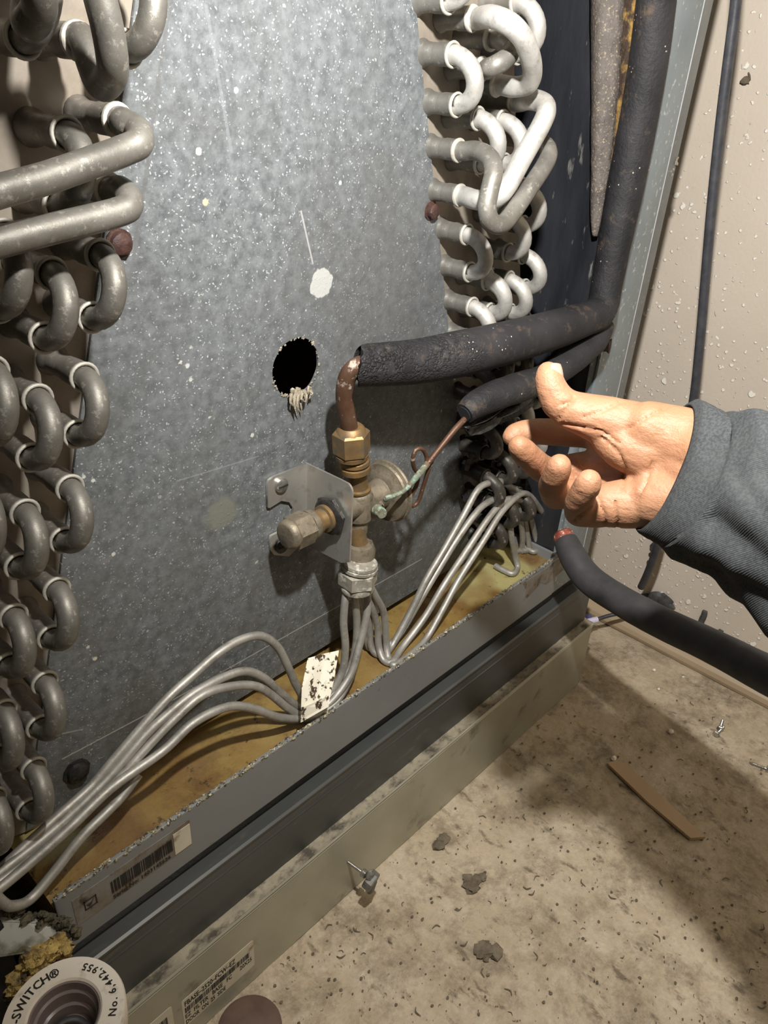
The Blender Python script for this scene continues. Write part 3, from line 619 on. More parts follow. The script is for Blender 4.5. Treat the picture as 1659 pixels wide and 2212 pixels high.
# left-going
feeder([(752, 1268, -.030), (746, 1293, -.032), (742, 1346, -.034), (746, 1395, -.036), (741, 1443, -.038), (722, 1484, -.038), (695, 1510, -.036), (662, 1512, -.034), (640, 1480, -.032), (622, 1440, -.030), (600, 1398, -.028), (565, 1374, -.026), (520, 1382, -.024), (470, 1412, -.024), (420, 1456, -.024), (351, 1520, -.025), (242, 1646, -.027), (195, 1701, -.028), (117, 1771, -.030), (23, 1857, -.032), (-60, 1935, -.034)])
feeder([(770, 1272, -.034), (767, 1292, -.034), (771, 1346, -.034), (768, 1400, -.036), (756, 1445, -.038), (730, 1490, -.040), (695, 1520, -.038), (655, 1532, -.036), (610, 1500, -.034), (572, 1466, -.032), (532, 1450, -.031), (485, 1462, -.030), (420, 1497, -.030), (360, 1545, -.030), (312, 1590, -.030), (242, 1672, -.031), (170, 1745, -.032), (90, 1815, -.033), (0, 1885, -.035), (-70, 1945, -.036)])
feeder([(791, 1268, -.030), (794, 1288, -.034), (791, 1334, -.037), (773, 1407, -.040), (758, 1455, -.042), (729, 1500, -.043), (700, 1528, -.042), (655, 1545, -.040), (622, 1530, -.038), (585, 1500, -.036), (552, 1482, -.035), (505, 1482, -.034), (440, 1500, -.033), (380, 1550, -.033), (320, 1612, -.033), (240, 1700, -.034), (150, 1785, -.036), (60, 1860, -.038), (-50, 1940, -.04)])
feeder([(765, 1440, -.040), (750, 1478, -.042), (725, 1518, -.044), (690, 1545, -.043), (650, 1553, -.042), (600, 1549, -.041), (545, 1530, -.040), (492, 1527, -.039), (420, 1560, -.038), (351, 1623, -.038), (242, 1701, -.038), (156, 1783, -.040), (78, 1853, -.041), (0, 1918, -.042), (-60, 1960, -.043)])
feeder([(300, 1672, -.034), (262, 1722, -.036), (234, 1751, -.038), (175, 1810, -.040), (117, 1884, -.042), (66, 1942, -.044), (28, 1957, -.045), (4, 1948, -.045), (-30, 1910, -.043)])
# right-going
feeder([(800, 1268, -.028), (812, 1290, -.028), (829, 1325, -.028), (834, 1383, -.030), (838, 1420, -.033), (850, 1437, -.036), (868, 1428, -.037), (893, 1409, -.038), (922, 1378, -.038), (960, 1310, -.038), (993, 1249, -.036), (1047, 1164, -.034), (1082, 1108, -.032), (1116, 1073, -.03), (1134, 1066, -.028), (1151, 1078, -.026), (1177, 1115, -.024), (1189, 1132, -.022), (1181, 1138, -.020), (1155, 1124, -.014), (1130, 1112, 0)])
feeder([(795, 1270, -.024), (800, 1300, -.024), (815, 1350, -.025), (818, 1395, -.028), (828, 1425, -.031), (848, 1430, -.034), (869, 1399, -.034), (917, 1334, -.034), (960, 1262, -.034), (1003, 1197, -.032), (1058, 1115, -.030), (1090, 1082, -.028), (1112, 1078, -.026), (1134, 1086, -.024), (1144, 1110, -.023), (1155, 1154, -.023), (1164, 1184, -.023), (1152, 1192, -.018), (1130, 1180, -.005)])
feeder([(786, 1270, -.022), (788, 1300, -.020), (798, 1350, -.020), (800, 1390, -.022), (812, 1412, -.026), (832, 1412, -.029), (850, 1390, -.029), (893, 1310, -.029), (922, 1250, -.029), (960, 1186, -.028), (1003, 1110, -.027), (1032, 1058, -.026), (1055, 1044, -.025), (1081, 1040, -.024), (1103, 1052, -.022), (1123, 1068, -.02), (1130, 1095, -.02), (1138, 1150, -.02), (1143, 1186, -.02), (1128, 1190, -.01)])
feeder([(778, 1270, -.018), (780, 1310, -.017), (788, 1370, -.018), (800, 1400, -.020), (835, 1396, -.024), (862, 1372, -.028), (905, 1300, -.029), (960, 1208, -.029), (993, 1156, -.029), (1036, 1099, -.028), (1070, 1078, -.027), (1092, 1082, -.026), (1100, 1105, -.026), (1104, 1154, -.027), (1112, 1197, -.028), (1118, 1225, -.028), (1108, 1239, -.024), (1088, 1232, -.016), (1070, 1222, 0)])
for pts in ([(1100, 1050, -.02), (1118, 1090, -.02), (1128, 1150, -.02), (1126, 1185, -.016), (1112, 1192, -.008)],): feeder(pts)
# tag on the tubes
tg = [onY(665, 1424, -.036), onY(700, 1414, -.036), onY(732, 1407, -.037), onY(722, 1466, -.045), onY(709, 1526, -.052), onY(680, 1543, -.052), onY(649, 1560, -.051), onY(652, 1490, -.045)]
b = B(); b.slab(tg, (.0003, .0005, .0003)); o = b.obj('paper_tag', M['tagw'], smooth=False); tag(o, 'mould-spotted cream paper tag wrapped around the feeder tubes', 'tag')
b = B()
q0, q1, q2, q3_ = onY(652, 1528, -.0507), onY(709, 1502, -.0505), onY(709, 1526, -.0530), onY(649, 1560, -.0520)
b.slab([q0, q1, q2, q3_], (0, -.0004, 0)); b.obj('tag_fold', M['tagw'], o, smooth=False)

#@PIPES
# ------------------------------------------------------------------ insulated pipe across the coil
pp = thing('insulated_pipe', onY(900, 780, -.036), 'thick black foam insulated pipe running down beside the post and across the coil', 'pipe')
def rp(px, pt): return px * (pt - CAM).dot(RZ) / F
ctr = [(784, 790, -.034, 45), (830, 787, -.036, 47), (900, 781, -.039, 48), (990, 765, -.044, 50), (1100, 739, -.050, 46), (1200, 711, -.054, 42), (1262, 690, -.056, 37)]
pts = [onY(a, b_, c) for a, b_, c, d in ctr]; rr = [rp(d, p) for (a, b_, c, d), p in zip(ctr, pts)]
P_ = spline(pts, 10); b = B(); b.tube(P_, rr, 36, smooth=False)
# ragged left end
e0 = P_[0]; T0 = (P_[1] - P_[0]).normalized()
for v in b.v:
    t = (v - e0).dot(T0)
    if t < .0015: v -= T0 * (.0012 + .0025 * noise.noise(v * 260) + .10 * max(0, (v - e0).dot(V(0, 0, 1)) - .004) + .85 * (e0.y - v.y))
    elif t < .06: v += (v - e0).normalized() * .0003 * noise.noise(v * 500)
MF = foam_mat('black cracked rubber pipe insulation', (-.004, .042))
b.obj('foam_sleeve', MF, pp)
v1 = [(1262, 690, -.056, 37), (1290, 678, -.057, 36), (1303, 655, -.056, 34), (1308, 630, -.055, 33), (1325, 540, -.053, 35), (1352, 400, -.051, 40), (1383, 240, -.050, 41), (1403, 120, -.050, 42), (1418, 0, -.050, 42), (1430, -100, -.050, 43), (1456, -330, -.050, 44), (1500, -700, -.050, 46)]
pts = [onY(a, b_, c) for a, b_, c, d in v1]; rr = [rp(d, p) for (a, b_, c, d), p in zip(v1, pts)]
B().tube(pts, rr, 32, 6, jit=.02).obj('foam_sleeve', M['foam'], pp)
# inner rim at the open end + copper tube curving down to the union nut
B().tube([onY(820, 785, -.036), onY(790, 786, -.0355), onY(770, 792, -.033), onY(754, 808, -.030), onY(746, 832, -.028), onY(744, 860, -.0265), onY(748, 890, -.026), onY(756, 930, Yv)], .0050, 18, 8).obj('copper_tube', M['copper'], pp, 'bent copper tube with white corrosion')
# dark split under the horizontal sleeve near the elbow: second, thinner sleeve
sv = thing('sensing_line_sleeve', onY(1080, 855, -.055), 'thin black foam sleeve around the capillary line below the thick pipe', 'pipe sleeve')
ctr = [(1004, 893, -.055, 24), (1030, 873, -.056, 30), (1080, 850, -.058, 33), (1135, 832, -.059, 32), (1185, 812, -.060, 30), (1240, 775, -.060, 30), (1285, 735, -.059, 28), (1306, 700, -.057, 22)]
pts = [onY(a, b_, c) for a, b_, c, d in ctr]; rr = [rp(d, p) for (a, b_, c, d), p in zip(ctr, pts)]
B().tube(pts, rr, 24, 8, jit=.06).obj('foam_sleeve', M['foam'], sv)
e = pts[0]; tdir = (pts[1] - pts[0]).normalized(); B().lathe([(rr[0] * .72, -.0008), (rr[0] * .72, .0004)], e, tdir, 20).obj('sleeve_opening', M['black'], sv)
# torn plastic wrap hanging below it
b = B(); L_ = spline([onY(1000, 922, -.054), onY(1040, 905, -.056), (onY(1090, 885, -.058)), onY(1160, 850, -.06)], 6); R_ = spline([onY(1014, 940, -.050), onY(1060, 918, -.052), onY(1110, 890, -.054), onY(1165, 862, -.058)], 6)
for i, (a, c) in enumerate(zip(L_, R_)):
    for k in range(9):
        t = k / 8; q = a.lerp(c, t) + V(0, -.0035 * math.sin(t * 17 + i * .3), .002 * math.sin(t * 23)); b.v.append(q)
b.f = [(i * 9 + k, i * 9 + k + 1, (i + 1) * 9 + k + 1, (i + 1) * 9 + k) for i in range(len(L_) - 1) for k in range(8)]
o = b.obj('torn_wrap', M['blackgrease'], sv, 'shiny torn black wrap'); md = o.modifiers.new('s', 'SOLIDIFY'); md.thickness = .0006
# crusty brown sealant at the elbow
b = B()
for k in range(16): b.ball(onY(1306 + random.uniform(-12, 8), 705 + 45 * random.random() + random.uniform(-5, 5), -.052), random.uniform(.002, .004), (1, .8, 1.4), k, .9, 8)
b.obj('sealant_lump', M['rust'], pp, 'crusty brown sealant')
# loose dark hose at right
hs = thing('loose_hose', dep(1340, 1297, .60), 'soft black insulated hose with a red brazed copper tip, leaning out over the floor', 'hose')
hp = [(1222, 1168, .62, 25), (1240, 1206, .61, 30), (1272, 1250, .60, 32), (1335, 1294, .575, 33), (1425, 1343, .54, 35), (1530, 1392, .50, 37), (1659, 1458, .45, 43), (1760, 1510, .41, 46), (1900, 1590, .37, 50)]
pts = [dep(a, b_, c) for a, b_, c, d in hp]; B().tube(pts, [d * c / F for a, b_, c, d in hp], 28, 8, jit=.015).obj('foam_sleeve', M['hose'], hs)
tip = dep(1222, 1168, .62); td = (tip - pts[1]).normalized(); b = B(); b.lathe([(.0076, -.002), (.0080, .002), (.0084, .0055), (.0070, .0075), (.0050, .0078), (.0046, .003)], tip, td, 22)
for v in b.v: v += V(1, 1, 1) * .0006 * noise.noise(v * 350)
M['redcu'] = simple('red scorched copper', (.33, .06, .04), (.46, .16, .11), 200, metal=.5, rough=.4, c3=(.85, .75, .65), s3=300, l3=.57, h3=.64)
b.obj('copper_tip', M['redcu'], hs, 'red scorched copper end')

# ------------------------------------------------------------------ drain pan
PF = -.0512; zt_, zl_ = Z0 - .362, Z0 - .4045; PX0, PX1 = .066, .526
pan = thing('drain_pan', (.3, -.03, Z0 - .405), 'rust-stained drain pan under the coil with a grey painted front lip', 'pan')
b = B(); b.box((PX0, PF, zl_), (PX1, PF + .003, zt_)); b.obj('pan_lip', M['lip'], pan, smooth=False, bev=.0008)
b = B(); b.box((PX0, PF + .003, zl_), (PX1, .44, Z0 - .372)); 
b.v[4].z = b.v[5].z = Z0 - .3705; b.obj('pan_basin', M['pan'], pan, smooth=False)
b = B(); b.box((PX1 - .003, PF + .003, Z0 - .3705), (PX1, .44, zt_)); b.obj('pan_end', M['lip'], pan, smooth=False)
b = B()
for k in range(700):
    x = PX0 + (PX1 - PX0) * random.random(); b.ball(V(x, PF + random.uniform(-.0004, .0028), zt_ + random.uniform(-.0004, .0004)), random.uniform(.0003, .0009), (1.8, .8, .7), k, .7, 6)
o = b.obj('edge_crust', M['crust'], pan, 'speckled crust along the lip edge'); o['kind'] = 'stuff'
b = B(); q = [onZ(1130, 1168, Z0 - .366), onZ(1215, 1190, Z0 - .366), onZ(1200, 1205, Z0 - .366), onZ(1100, 1185, Z0 - .366)]
# serial label
sl = thing('serial_label', onY(285, 1890, PF), 'dirty serial number sticker with a bar code on the grey pan lip', 'sticker')
def yp(px, py, Y, o=0): return onY(px, py, Y - o)
a0, a1, a2, a3 = yp(150, 1955, PF, 0), yp(398, 1790, PF), yp(405, 1771, PF), yp(415, 1820, PF)
lx0, lx1 = yp(165, 1990, PF).x, yp(412, 1800, PF).x; lz0, lz1 = yp(415, 1820, PF).z - .0005, yp(405, 1772, PF).z
B().box((lx0, PF - .0003, lz0), (lx1, PF, lz1)).obj('label_paper', M['paper_dirty'], sl, smooth=False)
xk = yp(375, 1820, PF).x; B().box((xk, PF - .0005, lz0 + .0006), (lx1 - .0003, PF - .0003, lz1 - .003)).obj('clean_corner', M['paper'], sl, smooth=False, label='clean cream corner')
def barcode(xa, xb, za, zb, Y, name, parent, seed=1, n=48):
    rnd = random.Random(seed); b = B(); x = xa
    u = (xb - xa) / (n * 1.9)
    while x < xb:
        w = u * rnd.choice([.7, .7, 1.2, 1.9]); b.box((x, Y - .0002, za), (min(x + w, xb), Y, zb)); x += w + u * rnd.choice([.7, .7, 1.2, 1.6])
    return b.obj(name, M['ink'], parent, smooth=False)
bx0, bx1 = yp(238, 1909, PF).x, yp(373, 1832, PF).x
tz = (lz0 + (lz1 - lz0) * .24); barcode(bx0, bx1, tz + .0010, tz + (lz1 - lz0) * .50, PF - .0005, 'bar_code', sl, 3)
def flat_text(txt, x, z, size, Y, parent, width=None, name='printed_text', bold=0):
    vs, fs = text_mesh(txt, size); w = max(v.x for v in vs); k = (width / w) if width else 1
    b = B(); b.add([V(x + v.x * k, Y, z + v.y) for v in vs], fs); return b.obj(name, M['ink'], parent, smooth=False)
flat_text('Serial No: 1403145626', bx0, lz0 + .0012, .0042, PF - .00055, sl, bx1 - bx0 - .002)
cx_, cz_ = yp(195, 1948, PF).x, yp(195, 1948, PF).z
b = B(); r_ = .0034
for lo, hi in (((-r_, -r_), (r_, -r_ + .0006)), ((-r_, r_ - .0006), (r_, r_)), ((-r_, -r_), (-r_ + .0006, r_)), ((r_ - .0006, -r_), (r_, r_))): b.box((cx_ + lo[0], PF - .0006, cz_ + lo[1]), (cx_ + hi[0], PF - .0004, cz_ + hi[1]))
b.slab([V(cx_ - .0022, PF - .0006, cz_ + .0004), V(cx_ - .0008, PF - .0006, cz_ - .0022), V(cx_ + .0024, PF - .0006, cz_ + .0022), V(cx_ - .0006, PF - .0006, cz_ - .0008)], (0, .0001, 0)); b.obj('tick_box', M['ink'], sl, smooth=False)
# torn label at right end of the lip
tl = thing('torn_label', yp(1170, 1240, PF), 'torn stained remnant of a sticker at the far end of the grey pan lip', 'sticker')
q = [yp(1130, 1260, PF), yp(1215, 1203, PF), yp(1224, 1225, PF), yp(1180, 1262, PF), yp(1168, 1258, PF), yp(1140, 1290, PF), yp(1128, 1298, PF), yp(1136, 1272, PF)]
B().slab([p + V(0, -.0003, 0) for p in q], (0, .0003, 0)).obj('label_paper', M['paper_dirty'], tl, smooth=False)

# ------------------------------------------------------------------ filter base
fb = thing('filter_base', (.32, 0, 0), 'dusty galvanised filter base box on the concrete floor under the drain pan', 'base')
BX0, BX1 = .047, .601
b = B(); b.box((BX0, -.046, Z0 - .4185), (BX1 - .008, .43, Z0 - .4052)); b.obj('gap_shade', M['blackgrease'], fb, smooth=False)  # black box in the recess; the shade of the gap is its colour
# rail profile with two ridges
prof = [(-.046, -.4180), (-.0550, -.4180), (-.0566, -.4190), (-.0566, -.4205), (-.0556, -.4225), (-.0560, -.4290), (-.0566, -.4298), (-.0560, -.4310), (-.0560, -.4690), (-.046, -.4690)]
b = B(); b.slab([V(BX0, y, Z0 + z) for y, z in prof], (BX1 - .004 - BX0, 0, 0)); b.obj('top_rail', M['rail'], fb, smooth=False)
zl = Z0 - .4695; YP = -.0645
b = B(); nn = 160
for i in range(nn + 1):
    x = BX0 + (BX1 - BX0) * i / nn
    b.v += [V(x, -.0545, zl + .0008 + .0008 * noise.noise(Vector((x * 120, 0, 0)))), V(x, -.058, zl + .0014 * noise.noise(Vector((x * 60, 1, 0)))), V(x, -.0615, zl + .0009 * noise.noise(Vector((x * 90, 2, 0)))), V(x, YP + .0002, zl), V(x, YP + .0002, zl - .003)]
b.f = [(i * 5 + k, i * 5 + k + 1, (i + 1) * 5 + k + 1, (i + 1) * 5 + k) for i in range(nn) for k in range(4)]
b.obj('dusty_ledge', M['dust'], fb)
prof = [(YP + .003, -.4700), (YP, -.4700), (YP - .0008, -.4712), (YP, -.4722), (YP + .0006, -.4732), (YP - .0004, -.4742), (YP, -.4756), (YP, FLOOR), (YP + .003, FLOOR)]
b = B(); b.slab([V(BX0, y, Z0 + z) for y, z in prof], (BX1 - BX0, 0, 0)); b.obj('front_panel', M['basepanel'], fb, smooth=False)
b = B(); b.box((BX1 - .002, YP + .003, 0), (BX1, .43, Z0 - .4700)); b.obj('side_panel', M['basepanel'], fb, smooth=False)
b = B(); b.box((BX1 - .006, -.0545, Z0 - .4690), (BX1 - .003, .43, Z0 - .4052)); b.obj('side_panel', M['rail'], fb, smooth=False)
M['knob'] = simple('dirty grey plastic knob', (.22, .22, .20), (.14, .135, .12), 120, rough=.55, c3=(.06, .05, .04), s3=200, l3=.55, h3=.7)
# thumb latch near the middle of the panel
lk = onY(752, 1862, YP); b = B(); b.tube([lk, lk + V(.003, -.016, -.002)], .0013, 10, 2, smooth=False); b.lathe([(.0026, 0), (.0032, .001), (.0032, .0035), (.0022, .0045)], lk + V(.0025, -.012, -.0015), (.15, -1, -.1), 14); sh = b.obj('latch_screw', M['shiny'], fb)
b = B(); kc = lk + V(.004, -.020, -.005)
hexn(b, kc, (.2, -1, -.25), .0075, -.0035, .0035, .0008, .4); b.ball(kc + V(.001, 0, -.0075), .0062, (.75, .45, 1.3), 3, .3); b.ball(kc + V(-.001, 0, .0065), .0055, (.75, .45, 1.2), 7, .3); b.obj('wing_knob', M['knob'], fb, 'grey winged knob')
# labels on the base
bl = thing('base_label', onY(470, 2120, YP), 'cream printed sticker with bar code and filter size on the base panel', 'sticker')
ex1 = yp(548, 2050, YP).x; ez1 = yp(545, 2031, YP).z; ex0 = yp(392, 2170, YP).x; ez0 = yp(551, 2077, YP).z - .003; ez0 = min(ez0, yp(403, 2208, YP).z)
print('label', ex0, ex1, ez0, ez1)
def rrect(x0, x1, z0, z1, Y, r): 
    out = []
    for cx, cz, a in ((x1 - r, z1 - r, 0), (x0 + r, z1 - r, 90), (x0 + r, z0 + r, 180), (x1 - r, z0 + r, 270)):
        for k in range(4): t = math.radians(a + 30 * k); out.append(V(cx + r * math.cos(t), Y, cz + r * math.sin(t)))
    return out
B().slab(rrect(ex0, ex1, ez0, ez1, YP - .0002, .0018), (0, .0002, 0)).obj('label_paper', M['paper'], bl, smooth=False)
lh = ez1 - ez0; lw = ex1 - ex0; yt = YP - .0003
flat_text('FBASE\u20132520\u2013FCW\u2013EZ', ex0 + lw * .03, ez0 + lh * .74, lh * .24, yt, bl, lw * .70)
barcode(ex0 + lw * .03, ex0 + lw * .93, ez0 + lh * .50, ez0 + lh * .68, yt, 'bar_code', bl, 9, 56)
flat_text('EZ  FILTER   BASE   FC      20X25', ex0 + lw * .02, ez0 + lh * .29, lh * .21, yt, bl, lw * .94)
flat_text('DOOR  ON  25  SIDE', ex0 + lw * .02, ez0 + lh * .07, lh * .21, yt, bl, lw * .55)
wl = thing('small_white_label', onY(355, 2200, YP), 'small white sticker on the base panel left of the cream one', 'sticker')
sx1 = yp(372, 2185, YP).x; sz1 = yp(366, 2176, YP).z; sx0 = sx1 - .030; sz0 = sz1 - .022
B().slab(rrect(sx0, sx1, sz0, sz1, YP - .0002, .0018), (0, .0002, 0)).obj('label_paper', M['paper'], wl, smooth=False); barcode(sx0 + .004, sx1 - .004, sz0 + .004, sz1 - .007, yt, 'bar_code', wl, 5, 26)

# ------------------------------------------------------------------ cables on the wall
wx = WX - .014
b = B(); cb = [(1640, -600), (1610, -250), (1596, -70), (1588, 20), (1571, 150), (1555, 280), (1538, 440), (1524, 600), (1511, 750), (1497, 870), (1470, 990), (1440, 1100), (1420, 1180), (1400, 1235), (1385, 1268)]
nc = len(cb) - 1; b.tube([onX(x, y, WX - .15 + .095 * (i / nc) ** 1.5) for i, (x, y) in enumerate(cb)], [.0036, .0036, .0038], 14, 6); o = b.obj('hanging_cable', M['cable']); tag(o, 'black cable hanging down in front of the spattered wall', 'cable')
b = B()
for px, py, r in ((1416, 1182, .006), (1421, 1166, .005), (1411, 1200, .0045), (1404, 1218, .004)): b.ball(onX(px, py, WX - .004), r, (.6, 1, 1.2), px, .8, 10)
for px, py, r in ((1402, 1302, .012), (1418, 1290, .009), (1436, 1300, .009), (1380, 1300, .009), (1445, 1308, .006)): b.ball(onX(px, py, WX - .003), r, (.4, 1, .8), px, .7, 10)
o = b.obj('sealant_smear', M['tar']); tag(o, 'lumpy dark sealant smear on the wall behind the loose hose', 'smear')
for i, (pts, lab) in enumerate(((((1522, 1320), (1518, 1335), (1512, 1352)), 'short dark stub of sealant on the wall above the hose, taller one'), (((1557, 1362), (1553, 1370), (1550, 1376)), 'tiny dark speck of sealant on the wall above the hose'))):
    b = B(); b.tube([onX(x, y, WX - .002) for x, y in pts], [.003, .004, .002], 8, 4, jit=.5); o = b.obj('sealant_drip', M['tar']); tag(o, lab, 'drip', None)
for i, (px, py, lab) in enumerate(((1610, 175, 'small dark insect-like chip stuck high on the wall beside the cable'),)):
    b = B(); p = onX(px, py, WX - .003); b.ball(p, .0035, (.5, 1.2, .8), 3, .9, 10); b.tube([p, p + V(-.001, -.003, .003), p + V(-.001, -.001, .006)], .0007, 5, 3); o = b.obj('wall_chip', M['debris']); tag(o, lab, 'chip')
# thin wire with a connector near the base corner
wr = thing('wire_connector', onX(1285, 1350, .64), 'dark wire ending in a small white and blue connector beside the base corner', 'wire')
w0 = onZ(1290, 1338, .030)
B().tube([w0, onZ(1315, 1330, .034), onZ(1350, 1322, .040), onZ(1400, 1305, .045), onZ(1450, 1290, .05)], .0022, 10, 6).obj('wire', M['cable'], wr)
M['lilac'] = simple('lilac plastic', (.62, .58, .80), (.75, .72, .88), 60, rough=.4); M['navy'] = simple('dark blue plastic', (.08, .08, .22), rough=.4)
b = B(); b.tube([w0, onZ(1262, 1345, .028)], .0036, 10, 2, smooth=False); b.obj('connector_tip', M['lilac'], wr, 'pale lilac tip')
b = B(); b.tube([onZ(1278, 1346, .026), onZ(1268, 1356, .022)], .0028, 10, 2, smooth=False); b.tube([onZ(1250, 1334, .032), onZ(1275, 1332, .03)], .003, 10, 2, smooth=False); b.obj('connector_clip', M['navy'], wr, 'dark blue clip')

# ------------------------------------------------------------------ things on the floor
def at_floor(px, py, h=.001): return onZ(px, py, h)
q = [at_floor(1312, 1648, .0035), at_floor(1330, 1642, .0035), at_floor(1350, 1648, .0035), at_floor(1432, 1722, .0035), at_floor(1524, 1808, .0035), at_floor(1492, 1810, .0035), at_floor(1400, 1733, .0035)]
b = B().slab(q, (0, 0, -.0028)); o = b.obj('wood_strip', M['wood'], smooth=False); tag(o, 'flat bare wooden strip lying on the shaded concrete', 'stick')
def fscrew(x0_, y0_, x1_, y1_, lab, r=.0013):
    a, c = at_floor(x0_, y0_, .0022), at_floor(x1_, y1_, .0026); t = thing('floor_screw', (a + c) / 2 - V(0, 0, .002), lab, 'screw', None); d = (a - c).normalized()
    b = B(); L = (a - c).length; prof = []
    for k in range(9): prof += [(r * .7, L * (.1 + .08 * k)), (r * 1.15, L * (.14 + .08 * k))]
    prof += [(r * .2, L)]; b.lathe([(r * .8, 0)] + prof, c, d, 10); b.obj('shank', M['shiny'], t); b = B(); hexn(b, c, d, r * 2.6, -.0028, 0, .0004); b.obj('head', M['shiny'], t)
fscrew(1562, 1553, 1556, 1572, 'shiny screw of the pair on the lit floor, the one nearer the wall'); fscrew(1566, 1568, 1549, 1584, 'shiny screw of the pair on the lit floor, the one nearer the camera'); fscrew(1618, 1646, 1655, 1660, 'long shiny screw on the floor at the right edge')
for px, py, r, lab in ((1326, 1638, .0026, 'small pale pebble at the end of the wooden strip'), (1450, 1580, .0028, 'small pale pebble on the edge of the arm shadow'), (1413, 1447, .0018, 'tiny cream crumb on the lit floor near the floor trim'), (1476, 1462, .0014, 'tiny white crumb on the lit floor below the hose'), (1423, 1488, .0014, 'tiny pale crumb between the two others on the lit floor')):
    b = B().ball(at_floor(px, py, r * .6), r, (1, 1, .8), px, .5, 10); o = b.obj('pebble', M['pvc']); tag(o, lab, 'pebble')
for px, py, n_, lab in ((1020, 1905, 9, 'largest grey clump of dried dirt on the open concrete'), (1050, 2055, 7, 'grey clump of dried dirt near the bottom of the floor'), (958, 1820, 3, 'small grey mortar chip beside the base panel')):
    b = B(); c = at_floor(px, py, 0)
    for k in range(n_): b.ball(c + V(random.uniform(-.010, .010), random.uniform(-.006, .006), .001), random.uniform(.002, .005), (1.2, 1, .4), k + px, .9, 8)
    o = b.obj('dirt_clump', M['debris']); tag(o, lab, 'dirt')
b = B()
for k in range(900):
    px = random.uniform(560, 1659); py = random.uniform(1500, 2212)
    c = at_floor(px, py, .0002)
    if c.y > YP - .004: continue
    s_ = random.choice([.0004, .0006, .0009, .0015]); a = random.uniform(0, 6.28)
    s_ *= .7
    if random.random() < .75: b.ball(c, s_, (1.2, 1, .6), k, .8, 6)
    else: b.tube([c, c + V(math.cos(a), math.sin(a), .1) * s_ * 3, c + V(math.cos(a + .6), math.sin(a + .6), 0) * s_ * 6], [s_ * .3, s_ * .5, s_ * .2], 5, 3)
o = b.obj('floor_grit', M['debris']); tag(o, 'scattered dark grit and crumbs over the concrete floor', 'grit', None, 'stuff')
b = B().lathe([(.021, 0), (.021, .006), (.018, .008), (.004, .0085)], at_floor(540, 2232, .0), (0, 0, 1), 32); M['brown'] = simple('brown plastic', (.10, .06, .05), (.14, .09, .07), 60, rough=.5)
o = b.obj('round_cap', M['brown']); tag(o, 'dark brown round cap on the floor at the bottom edge', 'cap')

#@SWITCH
# ------------------------------------------------------------------ float switch (bottom left) and drain end
fc = dep(138, 2192, .222)
fs_ = thing('float_switch', (fc.x, fc.y, 0), 'round white plastic float switch with printed rim standing at the lower left', 'switch')
Ro, Ri = .0172, .0100
b = B(); b.lathe([(.0150, -.05), (.0150, -.012), (.0168, -.010), (.0172, -.0012), (.0168, 0), (Ri + .0006, 0), (Ri, -.0006), (Ri - .0002, -.0150), (.0086, -.0165), (.002, -.0170)], fc, (0, 0, 1), 56)
b.obj('switch_housing', M['pvc'], fs_)
b = B(); b.lathe([(.0020, -.0142), (Ri - .0004, -.0140), (Ri - .0001, -.0008), (Ri - .0005, -.0009), (Ri - .0008, -.0040), (Ri - .0016, -.0044), (Ri - .0020, -.0085), (Ri - .0029, -.0088), (Ri - .0033, -.0128), (.0020, -.0130)], fc, (0, 0, 1), 48); b.obj('inner_cup', M['pvc_in'], fs_, 'purplish grey inner cup')
b = B(); b.lathe([(.0046, -.0128), (.0044, -.0105), (.0036, -.0085), (.0020, -.0074), (.0004, -.0071)], fc + V(-.001, -.001, 0), (0, 0, 1), 32); b.obj('switch_float', M['brass_grey'], fs_)
b = B(); b.tube([fc + V(-.005, -.005, -.010), fc + V(-.004, -.001, -.006), fc + V(-.001, .001, -.005), fc + V(.003, -.001, -.006), fc + V(.005, -.005, -.010)], .0012, 10, 6); b.obj('switch_wire', M['cable'], fs_, 'black wire loop')
b = B(); b.lathe([(.0135, -(fc.z)), (.0135, -.048)], fc, (0, 0, 1), 32); b.obj('drain_riser', M['pvc'], fs_)
def rim_text(txt, R_, size, a0, a1, outward):     # letters spread from angle a0 to a1 along the rim
    gl = []
    for ch in txt:
        if ch == ' ': gl.append((None, size * .35)); continue
        vs, fs2 = text_mesh(ch, size); x0 = min(v.x for v in vs); x1 = max(v.x for v in vs)
        gl.append(((vs, fs2, (x0 + x1) / 2), x1 - x0 + size * .12))
    tot = sum(g[1] for g in gl); b = B(); pos = 0
    for g, w in gl:
        ang = a0 + (a1 - a0) * (pos + w / 2) / tot; pos += w
        if g is None: continue
        vs, fs2, c0 = g; rd = V(math.cos(ang), math.sin(ang), 0); tn = V(-math.sin(ang), math.cos(ang), 0)
        if outward: b.add([fc + rd * (R_ + v.y) - tn * (v.x - c0) + V(0, 0, .00012) for v in vs], fs2)
        else: b.add([fc + rd * (R_ - v.y) + tn * (v.x - c0) + V(0, 0, .00012) for v in vs], fs2)
    return b
def px_ang(px, py): p = onZ(px, py, fc.z); return math.atan2(p.y - fc.y, p.x - fc.x)
a0 = px_ang(36, 2212); a1 = px_ang(128, 2098); a1 = a0 - ((a0 - a1) % (2 * math.pi))
rim_text('-SWITCH\u00ae', .0121, .0036, a0, a1, True).obj('printed_text', M['ink'], fs_, smooth=False)
a1 = px_ang(176, 2092); a0 = px_ang(212, 2235); a1 = a0 + ((a1 - a0) % (2 * math.pi))
rim_text('nt  No. 6,442,955', .0148, .0030, a0, a1, False).obj('printed_text', M['ink'], fs_, smooth=False)
